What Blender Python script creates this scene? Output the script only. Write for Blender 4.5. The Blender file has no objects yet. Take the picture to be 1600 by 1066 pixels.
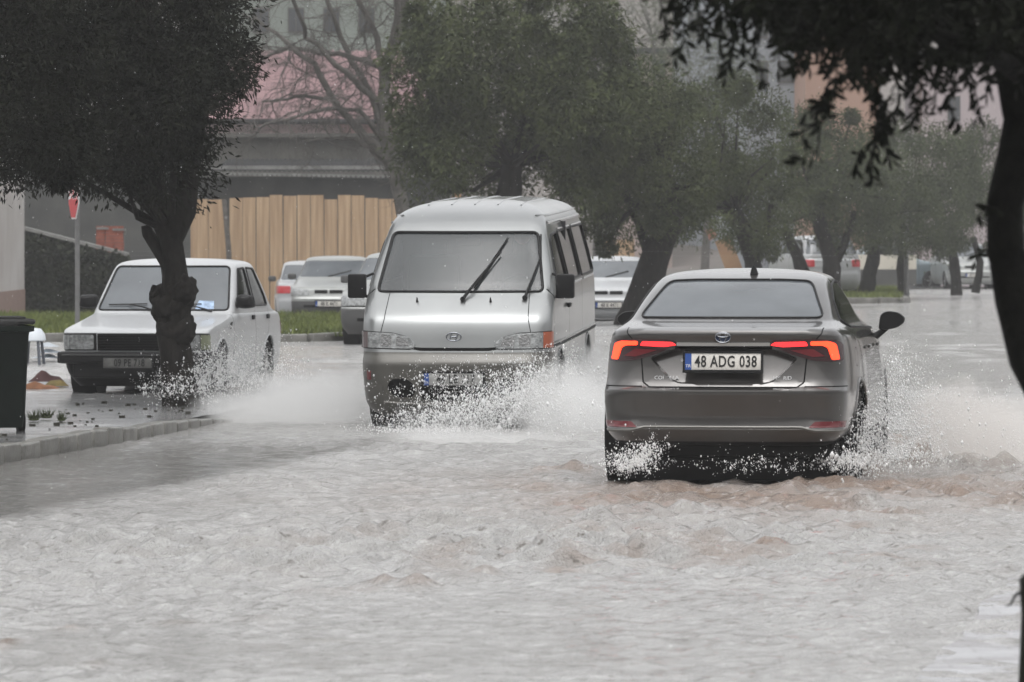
import bpy, bmesh, math, random
import numpy as np
from mathutils import Vector, Matrix, noise as mnoise
from mathutils.bvhtree import BVHTree
random.seed(7); rng = np.random.default_rng(7)
SC = bpy.context.scene; COL = SC.collection
PI = math.pi; R = math.radians

# ------------------------------------------------------------------ camera, sky, sun, exposure
FPX = 8889.0; HZ = 366.0; CH = 1.7            # focal length in photo pixels, horizon row, camera height
cd = bpy.data.cameras.new('camera'); cam = bpy.data.objects.new('camera', cd); COL.objects.link(cam)
SC.camera = cam
cam.location = (0, 0, CH)
cam.rotation_euler = (R(90) - math.atan((533 - HZ) / FPX), 0, 0)
cd.sensor_width = 36; cd.lens = FPX / 1600 * 36
cd.clip_start = 0.5; cd.clip_end = 2500
cd.dof.use_dof = True; cd.dof.focus_distance = 43.0; cd.dof.aperture_fstop = 9.0
W = bpy.data.worlds.new('World'); SC.world = W; W.use_nodes = True
SUN_EL, SUN_AZ = R(70), R(185)
nt = W.node_tree; bg = nt.nodes['Background']
sky = nt.nodes.new('ShaderNodeTexSky'); sky.sky_type = 'NISHITA'; sky.sun_disc = False
sky.sun_elevation = SUN_EL; sky.sun_rotation = SUN_AZ; sky.dust_density = 4; sky.air_density = 1.0
hsv = nt.nodes.new('ShaderNodeHueSaturation'); hsv.inputs['Saturation'].default_value = 0.08
nt.links.new(sky.outputs[0], hsv.inputs['Color']); 
# overcast sky: brightest overhead and towards the veiled sun, dim near the horizon behind the viewer
geo = nt.nodes.new('ShaderNodeTexCoord'); sep = nt.nodes.new('ShaderNodeVectorMath'); sep.operation = 'DOT_PRODUCT'; sep.inputs[1].default_value = (-.05, .32, .93); mr = nt.nodes.new('ShaderNodeMapRange'); mr.interpolation_type = 'SMOOTHSTEP'
nt.links.new(geo.outputs['Generated'], sep.inputs[0]); nt.links.new(sep.outputs['Value'], mr.inputs['Value'])
mr.inputs['From Min'].default_value = -0.10; mr.inputs['From Max'].default_value = 0.62; mr.inputs['To Min'].default_value = 0.27; mr.inputs['To Max'].default_value = 1.65
vm = nt.nodes.new('ShaderNodeVectorMath'); vm.operation = 'SCALE'
nt.links.new(hsv.outputs[0], vm.inputs[0]); nt.links.new(mr.outputs[0], vm.inputs['Scale']); nt.links.new(vm.outputs[0], bg.inputs['Color'])
bg.inputs['Strength'].default_value = 0.15
sl = bpy.data.lights.new('sun', 'SUN'); so = bpy.data.objects.new('sun', sl); COL.objects.link(so)
sl.energy = 1.0; sl.angle = R(115); sl.color = (1, 0.985, 0.96)
so.rotation_euler = (-(R(90) - SUN_EL), 0, -SUN_AZ); so.location = (0, 0, 60)
SC.view_settings.view_transform = 'Standard'; SC.view_settings.look = 'None'
SC.view_settings.exposure = 0.12; SC.view_settings.gamma = 1.0
SC.cycles.volume_step_rate = 2.0; SC.cycles.volume_max_steps = 128
SC.cycles.max_bounces = 8; SC.cycles.volume_bounces = 4

def wx(px, Y): return (px - 800.0) * Y / FPX
def wz(py, Y): return CH - (py - HZ) * Y / FPX
def wp(px, py, Y): return Vector((wx(px, Y), Y, wz(py, Y)))

# ------------------------------------------------------------------ materials
def mat(name, col, rough=0.6, metal=0.0, var=0.0, vscale=8.0, bump=0.0, bscale=40.0, emit=0.0, coat=0.0, spec=0.5,
        trans=0.0, col2=None, alpha=1.0, stretch=None, ior=1.45, leafy=0.0):
    m = bpy.data.materials.new(name); m.use_nodes = True
    t = m.node_tree; b = t.nodes['Principled BSDF']; L = t.links
    c = (*col, 1)
    b.inputs['Base Color'].default_value = c
    b.inputs['Roughness'].default_value = rough; b.inputs['Metallic'].default_value = metal
    b.inputs['Specular IOR Level'].default_value = spec; b.inputs['IOR'].default_value = ior
    b.inputs['Coat Weight'].default_value = coat; b.inputs['Coat Roughness'].default_value = 0.06
    b.inputs['Transmission Weight'].default_value = trans; b.inputs['Alpha'].default_value = alpha
    if emit: b.inputs['Emission Color'].default_value = c; b.inputs['Emission Strength'].default_value = emit
    if var or bump or col2:
        tc = t.nodes.new('ShaderNodeTexCoord'); src = tc.outputs['Object']
        if stretch:
            mp = t.nodes.new('ShaderNodeMapping'); mp.inputs['Scale'].default_value = stretch
            L.new(src, mp.inputs[0]); src = mp.outputs[0]
    if var or col2:
        n = t.nodes.new('ShaderNodeTexNoise'); n.inputs['Scale'].default_value = vscale; n.inputs['Detail'].default_value = 6
        L.new(src, n.inputs['Vector'])
        rp = t.nodes.new('ShaderNodeValToRGB'); rp.color_ramp.elements[0].position = 0.32; rp.color_ramp.elements[1].position = 0.68
        if col2: a, bb = (*col, 1), (*col2, 1)
        else: a = (*[x * (1 - var) for x in col], 1); bb = (*[min(1, x * (1 + var)) for x in col], 1)
        rp.color_ramp.elements[0].color = a; rp.color_ramp.elements[1].color = bb
        L.new(n.outputs['Fac'], rp.inputs[0]); L.new(rp.outputs[0], b.inputs['Base Color'])
    if bump:
        n2 = t.nodes.new('ShaderNodeTexNoise'); n2.inputs['Scale'].default_value = bscale; n2.inputs['Detail'].default_value = 4
        L.new(src, n2.inputs['Vector'])
        bp = t.nodes.new('ShaderNodeBump'); bp.inputs['Strength'].default_value = bump; bp.inputs['Distance'].default_value = 0.02
        L.new(n2.outputs['Fac'], bp.inputs['Height']); L.new(bp.outputs[0], b.inputs['Normal'])
    return m

M = {}
M['paint_grey'] = mat('wet_grey_paint', (0.090, 0.085, 0.082), 0.28, 0.75, var=0.08, vscale=3, coat=1.0)
M['paint_recess'] = M['paint_grey']
M['paint_silver'] = mat('wet_silver_paint', (0.30, 0.31, 0.31), 0.32, 0.7, var=0.08, vscale=2, coat=0.8)
M['paint_beige'] = mat('dirty_beige_paint', (0.10, 0.096, 0.086), 0.4, 0.3, var=0.15, vscale=3, coat=0.3)
M['paint_white'] = mat('old_white_paint', (0.41, 0.42, 0.43), 0.3, 0.0, var=0.05, vscale=2, coat=0.4)
M['paint_silver2'] = mat('pale_silver_paint', (0.33, 0.34, 0.33), 0.35, 0.3, var=0.06, coat=0.4)
M['paint_blue'] = mat('grey_blue_paint', (0.15, 0.19, 0.21), 0.3, 0.3, coat=0.5)
M['cladding'] = mat('grey_cladding', (0.07, 0.07, 0.07), 0.6)
M['black'] = mat('black_plastic', (0.008, 0.008, 0.0085), 0.5, var=0.2, spec=0.25)
M['gap'] = mat('gap_black', (0.004, 0.004, 0.004), 0.8, spec=0.1)
M['rubber'] = mat('tyre_rubber', (0.010, 0.010, 0.010), 0.8, spec=.2, bump=0.3, bscale=30)
M['rim'] = mat('rim_alloy', (0.35, 0.35, 0.35), 0.35, 0.8)
M['chrome'] = mat('chrome', (0.6, 0.6, 0.6), 0.18, 1.0)
M['glass'] = mat('rain_wet_glass', (0.05, 0.055, 0.058), 0.10, 0.0, var=0.25, vscale=1.5, spec=1.0, ior=2.0)
M['glass_fog'] = mat('fogged_glass', (0.10, 0.11, 0.12), 0.10, 0.0, var=0.16, vscale=2.2, spec=.5, ior=1.5)
M['glass_dark'] = mat('dark_side_glass', (0.008, 0.009, 0.009), 0.08, 0.0, spec=0.6)
M['lens'] = mat('headlight_lens', (0.26, 0.27, 0.27), 0.12, 0.25, var=0.45, vscale=22, bump=0.5, bscale=60, coat=1.0)
M['lens_clear'] = mat('reflector_bright', (0.3, 0.3, 0.3), 0.15, 0.9, bump=0.3, bscale=50)
M['amber'] = mat('amber_lens', (0.33, 0.085, 0.04), 0.3, coat=.6)
M['red_dark'] = mat('red_reflector', (0.12, 0.008, 0.012), 0.25, coat=0.8)
M['lamp_smoke'] = mat('smoked_lamp_housing', (0.035, 0.010, 0.012), 0.18, coat=1.0)
M['lamp_red'] = mat('lit_red_lamp', (1.0, 0.03, 0.035), 0.3, emit=1.3)
M['lamp_orange'] = mat('lit_orange_red_lamp', (1.0, 0.055, 0.018), 0.3, emit=2.2)
M['plate'] = mat('plate_white', (0.62, 0.60, 0.56), 0.35, var=0.1, vscale=12)
M['plate_dim'] = mat('dirty_plate', (0.30, 0.30, 0.29), 0.5, var=0.3, vscale=14)
M['plate_dark'] = mat('dim_plate', (0.10, 0.10, 0.095), 0.5, var=0.3, vscale=14)
M['plate_blue'] = mat('plate_blue', (0.02, 0.07, 0.28), 0.35)
M['ink'] = mat('plate_ink', (0.01, 0.01, 0.01), 0.5)
M['seat'] = mat('dark_upholstery', (0.03, 0.03, 0.033), 0.9)
M['skin'] = mat('skin', (0.32, 0.17, 0.11), 0.6)
M['cloth'] = mat('dark_jacket', (0.02, 0.022, 0.03), 0.9)
M['bark'] = mat('wet_bark', (0.016, 0.014, 0.012), 0.85, spec=.2, var=0.5, vscale=14, bump=0.9, bscale=22, stretch=(1, 1, 0.35))
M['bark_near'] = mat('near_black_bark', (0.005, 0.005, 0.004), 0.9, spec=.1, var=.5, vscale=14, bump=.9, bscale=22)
M['emblem'] = mat('dull_emblem_metal', (0.22, 0.23, 0.25), 0.25, 0.9)
M['bark_bare'] = mat('grey_bark', (0.085, 0.078, 0.07), 0.8, var=0.3, vscale=6, bump=0.5, bscale=14)
def leafmat(name, c1, c2, sc):
    return mat(name, c1, 0.7, col2=c2, vscale=sc, spec=0.12)
M['leaf'] = leafmat('olive_leaf', (0.022, 0.029, 0.013), (0.090, 0.105, 0.046), 1.7)
M['leaf2'] = leafmat('grey_olive_leaf', (0.028, 0.036, 0.018), (0.085, 0.100, 0.050), 1.5)
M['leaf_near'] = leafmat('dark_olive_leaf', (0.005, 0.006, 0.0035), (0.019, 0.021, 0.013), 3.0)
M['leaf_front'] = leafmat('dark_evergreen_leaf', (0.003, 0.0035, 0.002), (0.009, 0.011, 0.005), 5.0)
M['kerb'] = mat('wet_kerb_concrete', (0.10, 0.097, 0.088), 0.35, col2=(0.20, 0.195, 0.18), vscale=5, bump=0.5, bscale=40)
M['pave'] = mat('wet_paving', (0.17, 0.17, 0.17), 0.16, var=0.35, vscale=2.2, bump=0.25, bscale=9, ior=1.5, spec=0.8)
M['asphalt'] = mat('flooded_asphalt', (0.06, 0.055, 0.05), 0.6, var=0.2)
M['grass'] = mat('grass_green', (0.065, 0.095, 0.018), 0.8, col2=(0.15, 0.17, 0.04), vscale=2.5)
M['soil'] = mat('grassy_soil', (0.05, 0.065, 0.02), 0.9, col2=(0.11, 0.12, 0.045), vscale=3, bump=0.6, bscale=20)
M['board'] = mat('orange_tan_board', (0.31, 0.205, 0.122), 0.7, col2=(0.47, 0.335, 0.21), vscale=2.5, stretch=(5, 5, 0.25), bump=0.4, bscale=8)
M['board2'] = mat('plain_orange_board', (0.30, 0.17, 0.095), 0.7, col2=(0.36, 0.23, 0.13), vscale=2.0)
M['post'] = mat('grey_post', (0.10, 0.09, 0.08), 0.8, var=0.3)
M['galv'] = mat('galvanised_pole', (0.17, 0.17, 0.17), 0.5, 0.2, var=0.15)
M['sign_red'] = mat('sign_red', (0.50, 0.012, 0.02), 0.4, var=0.1)
M['sign_white'] = mat('sign_white', (0.7, 0.7, 0.7), 0.4)
M['wall_dark'] = mat('dark_wet_wall', (0.045, 0.046, 0.045), 0.8, col2=(0.075, 0.075, 0.07), vscale=1.5, bump=0.4, bscale=8)
M['wall_white'] = mat('stained_white_wall', (0.42, 0.39, 0.37), 0.8, col2=(0.52, 0.50, 0.48), vscale=0.8)
M['wall_pinkbase'] = mat('pinkish_plaster_base', (0.26, 0.18, 0.15), 0.8, var=0.15)
M['wall_grey'] = mat('grey_plaster', (0.085, 0.085, 0.078), 0.85, col2=(0.14, 0.135, 0.12), vscale=0.9)
M['roof_dark'] = mat('dark_roof_sheet', (0.03, 0.03, 0.031), 0.9, spec=.1, var=0.3, vscale=1.0)
M['sheet'] = mat('pale_sheet_edge', (0.20, 0.20, 0.19), 0.6, var=0.3, vscale=4)
M['pink'] = mat('pink_roof', (0.19, 0.115, 0.12), 0.8, col2=(0.25, 0.155, 0.16), vscale=0.7)
M['pinkpale'] = mat('pale_pink_wall', (0.38, 0.29, 0.29), 0.8, col2=(0.44, 0.34, 0.34), vscale=0.5)
M['brick'] = mat('stacked_red_brick', (0.20, 0.055, 0.035), 0.9, col2=(0.28, 0.09, 0.06), vscale=7)
M['ivy'] = leafmat('dark_ivy', (0.018, 0.022, 0.014), (0.045, 0.05, 0.035), 4)
M['apt'] = mat('hazy_grey_green_facade', (0.21, 0.235, 0.21), 0.8, var=0.1, vscale=0.3)
M['apt2'] = mat('hazy_blue_grey_facade', (0.25, 0.27, 0.295), 0.8, var=0.1, vscale=0.3)
M['salmon'] = mat('salmon_facade', (0.34, 0.21, 0.155), 0.8, var=0.08, vscale=0.4)
M['window'] = mat('far_window', (0.07, 0.075, 0.08), 0.25)
M['hill'] = mat('winter_hillside', (0.07, 0.065, 0.055), 0.9, col2=(0.17, 0.15, 0.14), vscale=0.16, bump=0.0)
M['bin'] = mat('dark_green_bin_plastic', (0.004, 0.008, 0.006), 0.55, var=0.2, spec=.2)
M['bin_lid'] = mat('dark_grey_bin_lid', (0.02, 0.02, 0.02), 0.35)
M['white_pl'] = mat('white_plastic', (0.62, 0.66, 0.70), 0.4)
M['cardboard'] = mat('wet_brown_cardboard', (0.30, 0.14, 0.07), 0.8, var=0.3)
M['cardboard2'] = mat('dark_red_brown_sheet', (0.07, 0.02, 0.018), 0.6)
M['mud'] = mat('mud', (0.03, 0.028, 0.02), 0.7)
M['drop'] = mat('spray_drop', (0.92, 0.92, 0.92), 0.3, spec=0.4)
_t = M['drop'].node_tree; _tr = _t.nodes.new('ShaderNodeBsdfTranslucent'); _tr.inputs[0].default_value = (.95, .95, .95, 1)
_mx = _t.nodes.new('ShaderNodeMixShader'); _mx.inputs[0].default_value = .5
_t.links.new(_t.nodes['Principled BSDF'].outputs[0], _mx.inputs[1]); _t.links.new(_tr.outputs[0], _mx.inputs[2]); _t.links.new(_mx.outputs[0], _t.nodes['Material Output'].inputs['Surface'])

# ------------------------------------------------------------------ object helpers
def tag(o, label=None, cat=None, group=None, kind=None):
    if label: o['label'] = label
    if cat: o['category'] = cat
    if group: o['group'] = group
    if kind: o['kind'] = kind
    return o
def thing(name, label, cat, loc=(0, 0, 0), rz=0, group=None, rx=0):
    o = bpy.data.objects.new(name, None); COL.objects.link(o)
    o.empty_display_size = 0.3
    o.location = loc; o.rotation_euler = (rx, 0, rz)
    return tag(o, label, cat, group)
def obj(name, bm, m, parent=None, smooth=True, sharp=35):
    """bmesh -> one mesh object; m is a material or a list"""
    if smooth:
        bm.normal_update()
        for e in bm.edges:
            if len(e.link_faces) == 2 and e.calc_face_angle(0) > R(sharp): e.smooth = False
        for f in bm.faces: f.smooth = True
    me = bpy.data.meshes.new(name); bm.to_mesh(me); bm.free()
    for mm in (m if isinstance(m, (list, tuple)) else [m]): me.materials.append(mm)
    o = bpy.data.objects.new(name, me); COL.objects.link(o)
    if parent: o.parent = parent
    return o
def npmesh(name, V, Fq, m, parent=None, smooth=False):
    """numpy verts (n,3) + faces (m,k) -> object"""
    V = np.asarray(V, dtype=np.float32); Fq = np.asarray(Fq, dtype=np.int32); k = Fq.shape[1]
    me = bpy.data.meshes.new(name)
    me.vertices.add(len(V)); me.vertices.foreach_set('co', V.ravel())
    me.loops.add(Fq.size); me.loops.foreach_set('vertex_index', Fq.ravel())
    me.polygons.add(len(Fq)); me.polygons.foreach_set('loop_start', np.arange(0, Fq.size, k, dtype=np.int32))
    if smooth: me.polygons.foreach_set('use_smooth', np.ones(len(Fq), dtype=bool))
    me.update(calc_edges=True); me.validate()
    me.materials.append(m)
    o = bpy.data.objects.new(name, me); COL.objects.link(o)
    if parent: o.parent = parent
    return o
def bx(bm, c, s, rot=None, bev=0.0, mi=0):
    r = bmesh.ops.create_cube(bm, size=1)
    vs = r['verts']
    for v in vs: v.co = Vector((v.co.x * s[0], v.co.y * s[1], v.co.z * s[2]))
    if bev:
        fs0 = set(bm.faces)
        es = list({e for v in vs for e in v.link_edges})
        rr = bmesh.ops.bevel(bm, geom=es, offset=bev, segments=2, affect='EDGES', profile=0.5)
        vs = list({v for f in rr['faces'] for v in f.verts} | {v for v in vs if v.is_valid})
    if rot is not None:
        for v in vs: v.co = rot @ v.co
    for v in vs: v.co += Vector(c)
    for f in {f for v in vs for f in v.link_faces}: f.material_index = mi
    return vs
def tube(bm, pts, rad, n=8, cap=True, mi=0, wob=0.0):
    pts = [Vector(p) for p in pts]
    if not hasattr(rad, '__len__'): rad = [rad] * len(pts)
    rings = []; up = Vector((0, 0, 1)); prev = None
    for i, p in enumerate(pts):
        d = (pts[min(i + 1, len(pts) - 1)] - pts[max(i - 1, 0)])
        if d.length < 1e-9: d = Vector((0, 0, 1))
        d.normalize()
        if prev is None:
            a = d.cross(up) if abs(d.z) < 0.95 else d.cross(Vector((1, 0, 0)))
        else:
            a = prev - d * prev.dot(d)
            if a.length < 1e-6: a = d.cross(up)
        a.normalize(); prev = a; b = d.cross(a)
        ring = []
        for k in range(n):
            t = 2 * PI * k / n
            rr = rad[i]
            if wob: rr *= 1 + wob * mnoise.noise(Vector((p.x * 3 + math.cos(t) * 1.3, p.y * 3 + math.sin(t) * 1.3, p.z * 2.5)))
            ring.append(bm.verts.new(p + (a * math.cos(t) + b * math.sin(t)) * rr))
        rings.append(ring)
    for r0, r1 in zip(rings, rings[1:]):
        for k in range(n):
            f = bm.faces.new((r0[k], r0[(k + 1) % n], r1[(k + 1) % n], r1[k])); f.material_index = mi
    if cap:
        for rg in (rings[0][::-1], rings[-1]):
            try: bm.faces.new(rg).material_index = mi
            except ValueError: pass
    return rings
def lathe(bm, prof, axis='x', n=32, c=(0, 0, 0), mi=0):
    """prof: (radius, axial) list"""
    rings = []; c = Vector(c)
    for r, a in prof:
        ring = []
        for k in range(n):
            t = 2 * PI * k / n
            u, v = r * math.cos(t), r * math.sin(t)
            p = (a, u, v) if axis == 'x' else ((u, a, v) if axis == 'y' else (u, v, a))
            ring.append(bm.verts.new(c + Vector(p)))
        rings.append(ring)
    for r0, r1 in zip(rings, rings[1:]):
        for k in range(n): bm.faces.new((r0[k], r1[k], r1[(k + 1) % n], r0[(k + 1) % n])).material_index = mi
    return rings
def prism(bm, poly, d0, d1, axis='y', mi=0):
    """2-D polygon (a,b) extruded along axis between d0 and d1"""
    def P(a, b, d): return {'y': (a, d, b), 'x': (d, a, b), 'z': (a, b, d)}[axis]
    A = [bm.verts.new(P(a, b, d0)) for a, b in poly]; B = [bm.verts.new(P(a, b, d1)) for a, b in poly]
    fs = [bm.faces.new(A[::-1]), bm.faces.new(B)]
    for i in range(len(A)):
        j = (i + 1) % len(A); fs.append(bm.faces.new((A[i], A[j], B[j], B[i])))
    for f in fs: f.material_index = mi
    bmesh.ops.recalc_face_normals(bm, faces=fs)
    return fs
def text_obj(name, s, size, m, parent, loc, rot=(R(90), 0, 0), ext=0.002, sx=1.0, bold=0.0, align='CENTER', spacing=1.0):
    cu = bpy.data.curves.new(name, 'FONT'); cu.body = s; cu.size = size; cu.extrude = ext; cu.offset = bold
    cu.align_x = align; cu.align_y = 'CENTER'; cu.resolution_u = 3; cu.space_character = spacing
    t = bpy.data.objects.new('tmp', cu); COL.objects.link(t)
    dg = bpy.context.evaluated_depsgraph_get(); me = bpy.data.meshes.new_from_object(t.evaluated_get(dg))
    bpy.data.objects.remove(t); me.materials.clear(); me.materials.append(m)
    o = bpy.data.objects.new(name, me); COL.objects.link(o); o.parent = parent
    o.location = loc; o.rotation_euler = rot; o.scale = (sx, 1, 1)
    return o

# ------------------------------------------------------------------ car body: stacked plan outlines, then panels cut out of the shell
def pchip(K, t):
    K = np.asarray(K, float); n = len(K); d = np.diff(K, axis=0)
    m = np.zeros_like(K)
    for i in range(1, n - 1):
        p = d[i - 1] * d[i]
        m[i] = np.where(p > 0, 2 * p / np.where(np.abs(d[i - 1] + d[i]) < 1e-12, 1, d[i - 1] + d[i]), 0)
    m[0] = d[0]; m[-1] = d[-1]
    out = []
    for x in t:
        i = min(int(x), n - 2); u = x - i
        out.append((2*u**3-3*u**2+1)*K[i] + (u**3-2*u**2+u)*m[i] + (-2*u**3+3*u**2)*K[i+1] + (u**3-u**2)*m[i+1])
    return np.array(out)
class Car:
    def __init__(s, root, keys, nsub=7, nf=14, nc=8, ns=64, tn=0.05, tf=0.05, paint='paint_grey'):
        s.root = root; s.mats = [M[paint], M['gap'], M['black'], M['cladding'], M['paint_beige']]
        t = []
        K = np.array(keys, float)
        for i in range(len(K) - 1):
            dist = max(abs(K[i+1][0]-K[i][0]), abs(K[i+1][1]-K[i][1]) * 0.8, abs(K[i+1][2]-K[i][2]) * 0.5, abs(K[i+1][3]-K[i][3]))
            k = int(max(1, min(nsub * 3, round(dist / 0.28 * nsub))))
            t += [i + j / k for j in range(k)]
        t.append(len(K) - 1)
        S = pchip(K, t); bm = bmesh.new(); loops = []
        for z, yn, yf, w, rn, rf, bn, bf in S:
            rn = min(rn, w * 0.9); rf = min(rf, w * 0.9); half = []
            for i in range(nf + 1):
                x = (w - rn) * i / nf; half.append((x, yn + bn * (x / w) ** 2))
            cy = yn + bn * ((w - rn) / w) ** 2 + rn
            for i in range(1, nc + 1):
                a = -PI / 2 + PI / 2 * i / nc; half.append((w - rn + rn * math.cos(a), cy + rn * math.sin(a)))
            cy2 = yf - bf * ((w - rf) / w) ** 2 - rf
            for i in range(1, ns + 1): half.append((w, cy + (cy2 - cy) * i / ns))
            for i in range(1, nc + 1):
                a = PI / 2 * i / nc; half.append((w - rf + rf * math.cos(a), cy2 + rf * math.sin(a)))
            for i in range(1, nf + 1):
                x = (w - rf) * (1 - i / nf); half.append((x, yf - bf * (x / w) ** 2))
            ym = (yn + yf) / 2; hl = (yf - yn) / 2
            pts = []
            for x, y in half:
                q = max(0, (abs(y - ym) / max(hl, 1e-3)))
                tp = (tn if y < ym else tf) * max(0, q - 0.35) ** 2 / 0.4
                pts.append((x * (1 - tp), y))
            full = pts + [(-x, y) for x, y in pts[-2:0:-1]]
            loops.append([bm.verts.new((x, y, z)) for x, y in full])
        for a, b in zip(loops, loops[1:]):
            n = len(a)
            for k in range(n): bm.faces.new((a[k], a[(k+1) % n], b[(k+1) % n], b[k]))
        bm.faces.new(loops[-1]); f = bm.faces.new(loops[0][::-1]); f.material_index = 2
        bm.normal_update(); s.bm = bm
        s.bvh = BVHTree.FromBMesh(bm)
    def hit(s, a, z, axis='y', side=-1, start=None):
        if axis == 'y':
            o = Vector((a, side * 10 + 2, z)); d = Vector((0, -side, 0))
        elif axis == 'x': o = Vector((side * 5, a, z)); d = Vector((-side, 0, 0))
        r = s.bvh.ray_cast(o, d)
        return (r[0], r[1]) if r[0] is not None else (None, None)
    def cut(s, poly, axis='y', side=-1, minn=0.12, rng_=None):
        """poly in (x,z) for axis y, (y,z) for axis x, (x,y) for axis z (side +1 = facing up)"""
        bm = s.bm; bm.normal_update()
        ai, bi, ni = {'y': (0, 2, 1), 'x': (1, 2, 0), 'z': (0, 1, 2)}[axis]
        P = [Vector(p) for p in poly]
        area = sum(P[i].x * P[(i+1) % len(P)].y - P[(i+1) % len(P)].x * P[i].y for i in range(len(P)))
        if area < 0: P.reverse()
        a0 = min(p.x for p in P); a1 = max(p.x for p in P); b0 = min(p.y for p in P); b1 = max(p.y for p in P)
        def ok(f):
            c = f.calc_center_median()
            return f.normal[ni] * side > minn and (rng_ is None or rng_[0] <= c[ni] <= rng_[1])
        fs = []
        for f in bm.faces:
            if f.normal[ni] * side > minn:
                aa = [v.co[ai] for v in f.verts]; bb = [v.co[bi] for v in f.verts]
                if max(aa) > a0 and min(aa) < a1 and max(bb) > b0 and min(bb) < b1 and ok(f): fs.append(f)
        geom = set(fs)
        for i in range(len(P)):
            p, q = P[i], P[(i + 1) % len(P)]; d = q - p
            if d.length < 1e-6: continue
            co = [0, 0, 0]; no = [0, 0, 0]; co[ai], co[bi] = p.x, p.y; no[ai], no[bi] = d.y, -d.x
            lo_a, hi_a = min(p.x, q.x) - 0.03, max(p.x, q.x) + 0.03; lo_b, hi_b = min(p.y, q.y) - 0.03, max(p.y, q.y) + 0.03
            sub = [f for f in geom if f.is_valid and max(v.co[ai] for v in f.verts) > lo_a and min(v.co[ai] for v in f.verts) < hi_a
                   and max(v.co[bi] for v in f.verts) > lo_b and min(v.co[bi] for v in f.verts) < hi_b]
            if not sub: continue
            rest = geom - set(sub)
            es = {e for f in sub for e in f.edges}; vs = {v for f in sub for v in f.verts}
            r = bmesh.ops.bisect_plane(bm, geom=list(sub) + list(es) + list(vs), dist=1e-5, plane_co=co, plane_no=no)
            geom = {f for f in rest if f.is_valid} | {g for g in r['geom'] if isinstance(g, bmesh.types.BMFace)}
        bm.normal_update()
        def inside(c):
            x, y = c[ai], c[bi]; r = False; j = len(P) - 1
            for i in range(len(P)):
                if (P[i].y > y) != (P[j].y > y) and x < (P[j].x - P[i].x) * (y - P[i].y) / (P[j].y - P[i].y) + P[i].x: r = not r
                j = i
            return r
        return [f for f in geom if f.is_valid and inside(f.calc_center_median())]
    def paint(s, poly, mi=1, **k):
        for f in s.cut(poly, **k): f.material_index = mi
    def line(s, pts, w=0.008, mi=1, **k):
        """thin dark strip along a polyline"""
        for p, q in zip(pts, pts[1:]):
            p = Vector(p); q = Vector(q); d = (q - p).normalized(); n = Vector((-d.y, d.x)) * w / 2
            s.paint([p + n, q + n, q - n, p - n], mi, **k)
    def part(s, name, poly, m, parent=None, off=0.004, remove=False, depth=0.012, label=None, bulge=0.0, **k):
        fs = s.cut(poly, **k)
        return s.extract(name, fs, m, parent, off, remove or off < 0, depth, label)
    def extract(s, name, fs, m, parent=None, off=0.004, remove=False, depth=0.012, label=None):
        nb = bmesh.new(); vm = {}
        for f in fs:
            for v in f.verts:
                if v not in vm: vm[v] = nb.verts.new(v.co + v.normal * off)
        for f in fs: nb.faces.new([vm[v] for v in f.verts])
        inv = {b: a for a, b in vm.items()}
        bd = [e for e in nb.edges if len(e.link_faces) == 1]
        low = {}
        for e in bd:
            for v in e.verts:
                if v not in low: low[v] = nb.verts.new(v.co - inv[v].normal * (depth + off))
        for e in bd:
            a, b = e.verts
            f = e.link_faces[0]
            lv = [l for l in f.loops if l.edge == e][0]
            a, b = lv.vert, lv.link_loop_next.vert
            nb.faces.new((b, a, low[a], low[b]))
        o = obj(name, nb, m, parent or s.root)
        if label: o['label'] = label
        if remove: bmesh.ops.delete(s.bm, geom=fs, context='FACES')
        return o
    def mirror_x(s, poly): return [(-a, b) for a, b in poly]
    def arch(s, y, z, r, sides=(-1, 1), lip=True):
        for sd in sides:
            circ = [(y + r * math.cos(2 * PI * i / 26), z + r * math.sin(2 * PI * i / 26)) for i in range(26)]
            fs = s.cut(circ, axis='x', side=sd, minn=0.05)
            xs = [v.co.x for f in fs for v in f.verts]
            bmesh.ops.delete(s.bm, geom=fs, context='FACES')
            xo = sd * (max(abs(x) for x in xs) - 0.004 if xs else 0.8); xi = xo - sd * 0.28
            # dark wheel housing and a rolled lip that follows the shell
            rg = lathe(s.bm, [(r * 1.0, xo - sd * .02), (r * 1.0, xi), (0.02, xi)], 'x', 26, (0, y, z), 2)
            pts = []
            for i in range(0, 27):
                a = 2 * PI * i / 26; yy, zz = y + r * math.cos(a), z + r * math.sin(a)
                if zz < 0.02: continue
                h, n = s.hit(yy, zz, 'x', sd)
                if h is not None and abs(h.x) > 0.5: pts.append(h)
            if len(pts) > 3:
                a0 = min(range(len(pts)), key=lambda i: pts[i].z)
                # order by angle from the bottom
                pts.sort(key=lambda p: (math.atan2(p.z - z, p.y - y) + PI / 2 + 2 * PI) % (2 * PI) )
                tube(s.bm, pts, 0.011, 6, mi=0)
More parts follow.
